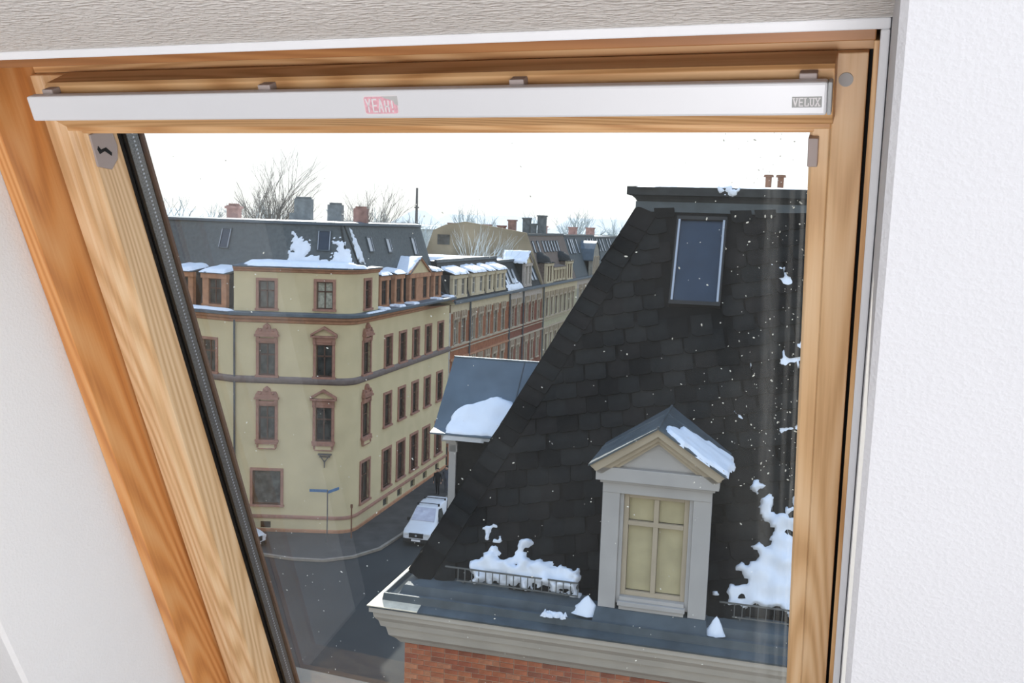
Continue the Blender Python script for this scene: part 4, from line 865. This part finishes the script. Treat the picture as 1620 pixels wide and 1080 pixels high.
# ------------------------------------------------------------------ cars and people in the street
def car(M, label, L=4.2, Wd=1.7, H=1.85):
    C = thing('car', M, label, 'car'); hw = Wd / 2
    # body: cross sections from the nose backwards (y, bottom, belt height, top height, half width belt, half width top)
    S = [(0, .35, .62, .66, hw * .80, hw * .72), (.10, .24, .72, .80, hw * .93, hw * .85), (.45, .22, .84, .93, hw, hw * .90), (.95, .22, .95, 1.04, hw, hw * .90), (1.15, .22, .98, 1.16, hw, hw * .86), (1.75, .22, 1.02, 1.68, hw, hw * .76), (2.1, .22, 1.03, H - .06, hw, hw * .76), (3.0, .22, 1.03, H, hw, hw * .78), (4.05, .22, 1.03, H - .04, hw, hw * .78), (L, .30, 1.0, H - .2, hw * .95, hw * .74)]
    mb = MB(); K_ = 8
    for y, b, bt, tp, w1, w2 in S:
        mb.v += [(-w1 * .96, y, b), (-w1, y, (b + bt) / 2), (-w1, y, bt), (-w2, y, tp - .03), (-w2 * .6, y, tp), (w2 * .6, y, tp), (w2, y, tp - .03), (w1, y, bt), (w1, y, (b + bt) / 2), (w1 * .96, y, b)]
    k = 10
    for j in range(len(S) - 1):
        for i in range(k): mb.f.append((j * k + i, j * k + (i + 1) % k, (j + 1) * k + (i + 1) % k, (j + 1) * k + i)); mb.m.append(0)
    mb.f += [tuple(range(k - 1, -1, -1)), tuple(range((len(S) - 1) * k, len(S) * k))]; mb.m += [0, 0]
    body = mb.build('body', C, m_car, smooth=True); b = body.modifiers.new('bevel', 'BEVEL'); b.width = .03; b.segments = 2; b.limit_method = 'ANGLE'
    mb = MB(); y0, z0, y1, z1 = 1.16, 1.17, 1.80, 1.72
    mb.hexa([(-hw * .80, y0 - .02, z0 - .02), (hw * .80, y0 - .02, z0 - .02), (hw * .68, y1, z1), (-hw * .68, y1, z1)], [(-hw * .80, y0 - .04, z0 + .02), (hw * .80, y0 - .04, z0 + .02), (hw * .68, y1 - .02, z1 + .04), (-hw * .68, y1 - .02, z1 + .04)]); mb.build('windscreen', C, m_carg)
    for sg in (-1, 1):
        mb = MB(); q = [(1.45, 1.08), (2.5, 1.08), (2.5, 1.62), (2.0, 1.66)]
        vs = [(sg * (hw + .005 - (z - 1.03) / .8 * hw * .23), y, z) for y, z in q]; mb.add(vs + [(v[0] - sg * .03, v[1], v[2]) for v in vs], [(0, 1, 2, 3), (7, 6, 5, 4)]); mb.build('side_window', C, m_pane)
        mb = MB(); mb.tube((sg * (hw * .8), .9, .32), (sg * (hw + .01), .9, .32), .32, n=16); mb.build('wheel', C, m_tyre)
        mb = MB(); mb.tube((sg * (hw * .8), 3.4, .32), (sg * (hw + .01), 3.4, .32), .32, n=16); mb.build('wheel', C, m_tyre)
        x0, x1 = sorted((sg * .45 * Wd / 1.7, sg * .74 * Wd / 1.7)); mb = MB(); mb.box(x0, x1, -.01, .2, .62, .78); mb.build('headlight', C, m_lamp, bevel=.03)
        mb = MB(); mb.box(*sorted((sg * (hw + .02), sg * (hw + .2))), 1.45, 1.55, 1.0, 1.2); mb.build('wing_mirror', C, m_grille, bevel=.02)
    for y in (2.2, 3.4):
        mb = MB(); mb.tube((-.62, y, H + .04), (.62, y, H + .04), .022); mb.box(-.66, -.58, y - .06, y + .06, H - .08, H + .06); mb.box(.58, .66, y - .06, y + .06, H - .08, H + .06); mb.build('roof_bar', C, m_grille)
    MB().box(-.42, .42, -.02, .12, .50, .76).build('grille', C, m_grille, bevel=.02)
    MB().box(-hw * .9, hw * .9, -.03, .2, .22, .46).build('bumper', C, m_grille, bevel=.04)
    MB().box(-.26, .26, -.045, -.03, .32, .43).build('number_plate', C, m_stw)
    mb = MB(); mb.tube((0, -.03, .64), (0, -.01, .64), .065, n=12); mb.build('badge', C, m_strip)
    return C
car(fr((-5.0, 52.35, .02), (cos(radians(13)), -sin(radians(13)), 0), (sin(radians(13)), cos(radians(13)), 0)), 'white delivery van with roof bars parked head-on at the pavement corner')
car((Matrix.Translation((-13.45, 50.75, .02)) @ Matrix.Rotation(radians(62), 4, 'Z')), 'white car mostly hidden behind the left window frame', H=1.5)
def person(M, label, jacket, seed):
    R = thing('person', M, label, 'person'); r = random.Random(seed)
    J = [((0, 0, .95), .15), ((0, 0, 1.15), .15), ((0, 0, 1.38), .17), ((0, 0, 1.52), .065), ((0, -.01, 1.60), .085), ((0, -.01, 1.72), .085),
         ((.20, 0, 1.42), .065), ((.27, .02, 1.14), .05), ((.27, -.08, .90), .04), ((-.20, 0, 1.42), .065), ((-.27, .02, 1.14), .05), ((-.26, -.08, .90), .04),
         ((.09, .0, .88), .105), ((.10, -.10, .50), .07), ((.10, .02, .08), .05), ((.10, -.12, .04), .04), ((-.09, 0, .88), .105), ((-.10, .06, .50), .07), ((-.10, .16, .10), .05), ((-.10, .04, .04), .04)]
    E_ = [(0, 1), (1, 2), (2, 3), (3, 4), (4, 5), (2, 6), (6, 7), (7, 8), (2, 9), (9, 10), (10, 11), (0, 12), (12, 13), (13, 14), (14, 15), (0, 16), (16, 17), (17, 18), (18, 19)]
    me = bpy.data.meshes.new('body'); me.from_pydata([j[0] for j in J], E_, []); me.materials.append(jacket)
    o = link('body', me, R); sk = o.modifiers.new('skin', 'SKIN'); sk.use_smooth_shade = True
    for i, j in enumerate(J): me.skin_vertices[0].data[i].radius = (j[1], j[1] * .8)
    me.skin_vertices[0].data[0].use_root = True
    o.modifiers.new('sub', 'SUBSURF').render_levels = 2
    mb = MB(); mb.ball((0, -.02, 1.66), .098, 12, sz=1.25); mb.ball((0, -.12, 1.65), .02, 6); mb.ball((.1, 0, 1.65), .022, 6); mb.ball((-.1, 0, 1.65), .022, 6); mb.build('face', R, m_skin, smooth=True)
    mb = MB(); mb.ball((0, .01, 1.70), .105, 12, sz=1.15); mb.build('hair', R, m_hair, smooth=True)
    for x in (.27, -.26):
        mb = MB(); mb.ball((x, -.09, .86), .035, 8, sz=1.5)
        for k in range(4): mb.tube((x - .02 + k * .014, -.10, .84), (x - .02 + k * .014, -.12, .77 + abs(k - 1.5) * .008), .008, .006, n=5)
        mb.tube((x, -.12, .86), (x, -.15, .82), .009, n=5); mb.build('hand', R, m_skin, smooth=True)
person(Matrix.Translation((-4.62, 62.6, .13)) @ Matrix.Rotation(radians(-15), 4, 'Z'), 'person in a dark coat walking along the pavement, left of the pair', m_cloth, 1)
person(Matrix.Translation((-4.08, 63.2, .13)) @ Matrix.Rotation(radians(-15), 4, 'Z'), 'person in a grey-blue jacket close beside the one in the dark coat', m_cloth2, 2)

# ------------------------------------------------------------------ the roof window and the attic room
TH = radians(67.6); HG = 1.1
DN = RY * cos(TH) + Vector((0, 0, -sin(TH))); NR = RX.cross(-DN)
WF = fr(EYE - NR * HG, RX, -DN, NR)
def LB(mb, u0, u1, v0, v1, w0, w1, mi=0): return mb.box(u0, u1, -v1, -v0, w0, w1, mi)
V1, V0 = 1.50, .222
WN = link('window_1', None, None, WF, label='pivoting pine roof window with a silver control bar across its top', kind='structure')
def prof(poly, v0, v1):      # poly of (u, w), extruded along the slope
    mb = MB(); mb.prism(list(poly), -v1, -v0, 'xy'); mb.v = [(x, z, y) for x, y, z in mb.v]; mb.f = [f[::-1] for f in mb.f]; return mb
prof([(-1.003, .034), (-1.003, .088), (-1.006, .092), (-1.016, .092), (-1.019, .096), (-1.024, .1), (-1.036, .1), (-1.038, .097), (-1.041, .1), (-1.058, .1), (-1.058, .0), (-1.01, .0)], V0, V1).build('sash_stile', WN, m_wyL, bevel=.0012)
prof([(-.066, .034), (-.066, .088), (-.063, .092), (-.047, .092), (-.045, .1), (-.014, .1), (-.014, .0), (-.06, .0)], V0, V1).build('sash_stile', WN, m_wyL, bevel=.0012)
mb = MB(); LB(mb, -1.024, -.045, .222, .297, .03, .1); LB(mb, -1.01, -.06, .297, .303, .03, .092); mb.build('sash_rail', WN, m_wx, bevel=.0015)
mb = MB(); LB(mb, -1.024, -.045, 1.42, V1, .03, .1); mb.build('sash_rail', WN, m_wx, bevel=.0015)
# outer frame: linings stand perpendicular to the glass
mb = MB(); LB(mb, -1.086, -1.0625, .196, 1.54, .0, .172); mb.build('frame_jamb', WN, m_wj, bevel=.0015)
mb = MB(); LB(mb, -.0095, -.0045, .196, 1.54, .0, .172); mb.build('frame_jamb', WN, m_wy, bevel=.0008)
mb = MB(); LB(mb, -1.06, -.008, .184, .196, .0, .172); mb.build('frame_head', WN, m_wjx, bevel=.001)
mb = MB(); LB(mb, -1.06, -.01, .1975, .2215, .0, .088); mb.build('head_filler', WN, m_wx)
mb = MB(); LB(mb, -1.09, 0, 1.54, 1.56, .0, .172); mb.build('frame_sill', WN, m_wx)
mb = MB(); LB(mb, -.0138, -.0097, .2, 1.5, .0, .06); LB(mb, -1.0622, -1.0582, .2, 1.5, .0, .085); mb.build('gap_shade_strip', WN, m_black)  # black strips put in the sash gaps to paint their shade
# glazing
mb = MB(); LB(mb, -1.02, -.05, .28, 1.44, .027, .031); mb.build('glass_pane', WN, m_glassin)
mb = MB(); LB(mb, -1.02, -.05, .28, 1.44, .0, .004); mb.build('glass_pane', WN, m_glassout)
mb = MB(); LB(mb, -1.02, -.9950, .28, 1.44, .0045, .0265); LB(mb, -.066, -.055, .28, 1.44, .006, .0215); LB(mb, -1.0, -.07, .29, .302, .006, .0215); mb.build('spacer_bar', WN, m_spacer)
mb = MB()
for k in range(190): LB(mb, -.9951, -.9947, .30 + k * .006, .3026 + k * .006, .0130, .0160)
mb.build('spacer_perforations', WN, m_strip, kind='stuff')
mb = MB(); LB(mb, -1.012, -1.0005, .28, 1.44, .0312, .0355); LB(mb, -1.012, -.996, .28, 1.44, .0266, .0269); mb.build('inner_gasket', WN, m_black)
mb = MB(); LB(mb, -1.03, -.9925, .28, 1.44, -.006, -.0005); mb.build('outer_gasket', WN, m_wfr)
mb = MB(); LB(mb, -1.16, -1.062, .1, 1.6, -.05, -.012); LB(mb, -.062, .1, .1, 1.6, -.05, -.012); LB(mb, -1.16, .1, .1, .27, -.05, -.012); LB(mb, -1.16, .1, 1.45, 1.6, -.05, -.012); mb.build('outer_cladding', WN, m_zincd)
# ventilation flap with its bar
mb = MB(); mb.prism([(-.219, .1), (-.2225, .141), (-.226, .1455), (-.270, .1455), (-.283, .13), (-.284, .1)], -.992, -.042, 'yz'); F_ = mb.build('ventilation_flap', WN, m_wx, bevel=.0012)
BR = MB(); LB(BR, -.998, -.0465, .2315, .2625, .158, .1735); BAR = BR.build('control_bar', WN, m_alu, bevel=.0025)
MB().box(-.0463, -.0425, -.2622, -.2318, .158, .173).build('end_cap', BAR, m_greyp, bevel=.001)
for u in (-.975, -.658, -.353, -.065):
    mb = MB(); LB(mb, u - .008, u + .008, .2265, .2345, .1455, .160); mb.build('clip', BAR, m_plastic, bevel=.001)
mb = MB(); LB(mb, -.98, -.06, .24, .255, .1455, .158); mb.build('bar_spine', BAR, m_greyp)
# sticker and maker's plate
def strokes(mb, segs, x, y, sx, sy, th, z0, z1, mi=0):
    for a, b, c, d in segs:
        p = Vector((x + a * sx, y + b * sy)); q = Vector((x + c * sx, y + d * sy)); t = (q - p).normalized(); n = Vector((-t.y, t.x)) * th / 2; t = t * th / 2
        P = [p - t - n, q + t - n, q + t + n, p - t + n]
        mb.hexa([(v.x, v.y, z0) for v in P], [(v.x, v.y, z1) for v in P], mi)
GL = {'Y': [(0, 1, .5, .48), (1, 1, .5, .48), (.5, .48, .5, 0)], 'E': [(.1, 0, .1, 1), (.1, 1, 1, 1), (.1, .5, .85, .5), (.1, 0, 1, 0)], 'A': [(0, 0, .5, 1), (1, 0, .5, 1), (.22, .33, .78, .33)],
      'H': [(.08, 0, .08, 1), (.92, 0, .92, 1), (.08, .5, .92, .5)], '!': [(.5, .38, .5, 1), (.5, .0, .5, .04)], 'V': [(0, 1, .5, 0), (1, 1, .5, 0), (-.15, 1, .2, 1), (.8, 1, 1.15, 1)],
      'L': [(.15, 0, .15, 1), (.15, 0, 1, 0), (-.05, 1, .4, 1), (1, 0, 1, .3)], 'U': [(.1, 1, .1, .2), (.9, 1, .9, .2), (.1, .2, .35, 0), (.9, .2, .65, 0), (.35, 0, .65, 0), (-.1, 1, .3, 1), (.7, 1, 1.1, 1)], 'X': [(0, 0, 1, 1), (0, 1, 1, 0), (-.12, 1, .2, 1), (.8, 1, 1.12, 1), (-.12, 0, .2, 0), (.8, 0, 1.12, 0)]}
zf = .1736
mb = MB()
def rrect(x0, x1, y0, y1, r): 
    P = []
    for cx, cy, a0 in ((x1 - r, y1 - r, 0), (x0 + r, y1 - r, 90), (x0 + r, y0 + r, 180), (x1 - r, y0 + r, 270)):
        for k in range(5): a_ = radians(a0 + k * 22.5); P.append((cx + r * cos(a_), cy + r * sin(a_)))
    return P
mb.prism(rrect(-.5262, -.4842, -.2578, -.2368, .003), zf, zf + .0003, 'xy', 0); mb.prism(rrect(-.5248, -.4856, -.2565, -.2381, .0025), zf + .0003, zf + .0005, 'xy', 1)
mb.prism([(-.503, -.2379), (-.4845, -.2379), (-.4845, -.248), (-.4885, -.2465), (-.490, -.2425), (-.4975, -.2405), (-.5005, -.2395)], zf + .0005, zf + .0006, 'xy', 2); mb.build('sticker', BAR, [m_stw, m_pink, m_stg])
mb = MB()
for i, ch in enumerate('YEAH!'):
    strokes(mb, GL[ch], -.5225 + i * .0074, -.2543, .0048 if ch != '!' else .003, .0132 if i < 3 else .0112, .0016, zf + .0006, zf + .0009)
mb.build('sticker_lettering', BAR, m_stw)
mb = MB(); LB(mb, -.0775, -.0510, .2445, .2545, zf - .0002, zf + .0003); mb.build('maker_plate', BAR, m_logo)
mb = MB()
for i, ch in enumerate('VELUX'): strokes(mb, GL[ch], -.0762 + i * .00495, -.2530, .0034, .0070, .0010, zf + .0003, zf + .0006)
mb.build('maker_lettering', BAR, m_stw)
# small fittings
mb = MB(); mb.prism([(-.335, .043), (-.352, .050), (-.362, .066), (-.350, .089), (-.306, .087), (-.306, .046)], -1.0045, -1.0005, 'yz'); cat_ = mb.build('pivot_catch', WN, m_plastic, bevel=.001)
mb = MB(); mb.prism([(-.324, .079), (-.330, .076), (-.330, .066), (-.340, .058), (-.344, .060), (-.334, .070), (-.335, .080), (-.328, .082)], -1.0007, -.9999, 'yz'); mb.build('latch_slot', cat_, m_black)
mb = MB(); LB(mb, -.0665, -.0565, .306, .336, .060, .102); mb.build('pivot_catch', WN, m_plastic, bevel=.001)
mb = MB(); mb.tube((-.0335, -.2475, .1), (-.0335, -.2475, .1016), .0068, n=20); mb.build('screw_cap', WN, m_greyp)
# dirt flecks on the outside of the pane
mb = MB(); rd = random.Random(3)
for k in range(560):
    if k < 330: u, v = rd.uniform(-.99, -.07), rd.uniform(.31, 1.4)
    else: u, v = -.07 - abs(rd.gauss(0, .07)), rd.uniform(.33, .85)
    s = rd.choice((.00025, .0003, .0004, .0004, .0006, .0009)); a_ = rd.uniform(0, 6.28); el = rd.uniform(1, 2.6)
    P = [(s * el * cos(t), s * sin(t)) for t in (0, 1.2, 2.2, 3.3, 4.4, 5.3)]
    P = [(u + x * cos(a_) - y * sin(a_), -v + x * sin(a_) + y * cos(a_)) for x, y in P]
    mb.prism(P, -.0008, -.0001, 'xy')
mb.build('dirt_flecks', WN, m_dust, kind='stuff')
# white bead round the opening
mb = MB(); LB(mb, -1.10, .0032, .174, .184, .160, .186); T1 = mb.build('trim_1', None, m_trimw, WF, bevel=.0015, kind='structure', label='white edging bead above the window frame')
mb = MB(); LB(mb, -.0046, .0032, .184, 1.56, .160, .186); mb.build('trim_2', None, m_trimw, WF, bevel=.0015, kind='structure', label='white edging bead right of the window frame')
# plastered window reveals and the sloping wall around them
WR = .0080
def slab(name, mb_, m, label): return mb_.build(name, None, m, WF, kind='structure', label=label)
slab('wall_right', prof([(.0030, .17), (.0040, .178), (WR - .001, .424), (WR + .004, .43), (1.6, .43), (1.6, -.05), (.0030, -.05)], -.9, 2.3), m_white, 'bright white textured sloping wall right of the window')
slab('wall_left', prof([(-1.0865, .17), (-1.088, .424), (-1.092, .43), (-2.6, .43), (-2.6, -.05), (-1.0865, -.05)], -.9, 2.3), m_white2, 'white plastered reveal and sloping wall left of the window')
mb = MB(); mb.prism([(-.174, .17), (-.174, .186), (-.0755, .427), (-.07, .43), (.9, .43), (.9, -.05), (-.175, -.05)], -1.0866, WR, 'yz'); slab('wall_top', mb, m_lintel, 'rough plastered soffit above the window')
mb = MB(); mb.prism([(-1.56, .17), (-1.60, .43), (-2.3, .43), (-2.3, -.05), (-1.56, -.05)], -1.0866, .0072, 'yz'); slab('wall_bottom', mb, m_floor, 'unseen wall below the window, darkened against glass reflection')  # floor colour given to this unseen wall to dim its reflection in the glass
RF = fr(rm(0, 0, 0), RX, RY)
mb = MB(); mb.box(-2.6, 1.6, -3.4, 1.5, -1.62, -1.5); mb.build('floor', None, m_floor, RF, kind='structure')
mb = MB(); mb.box(-2.6, 1.6, -3.4, .5, 1.0, 1.1); mb.build('ceiling', None, m_trimw, RF, kind='structure')
mb = MB(); mb.box(-2.6, 1.6, -3.5, -3.4, -1.6, 1.1); mb.build('wall_back', None, m_trimw, RF, kind='structure')
SIDE = [(-3.5, -1.62), (1.62, -1.62), (.54, 1.08), (-3.5, 1.1)]
mb = MB(); mb.prism(SIDE, 1.6, 1.7, 'yz'); mb.build('wall_far_right', None, m_trimw, RF, kind='structure')
mb = MB(); mb.prism(SIDE, -2.7, -2.6, 'yz'); mb.build('wall_far_left', None, m_trimw, RF, kind='structure')
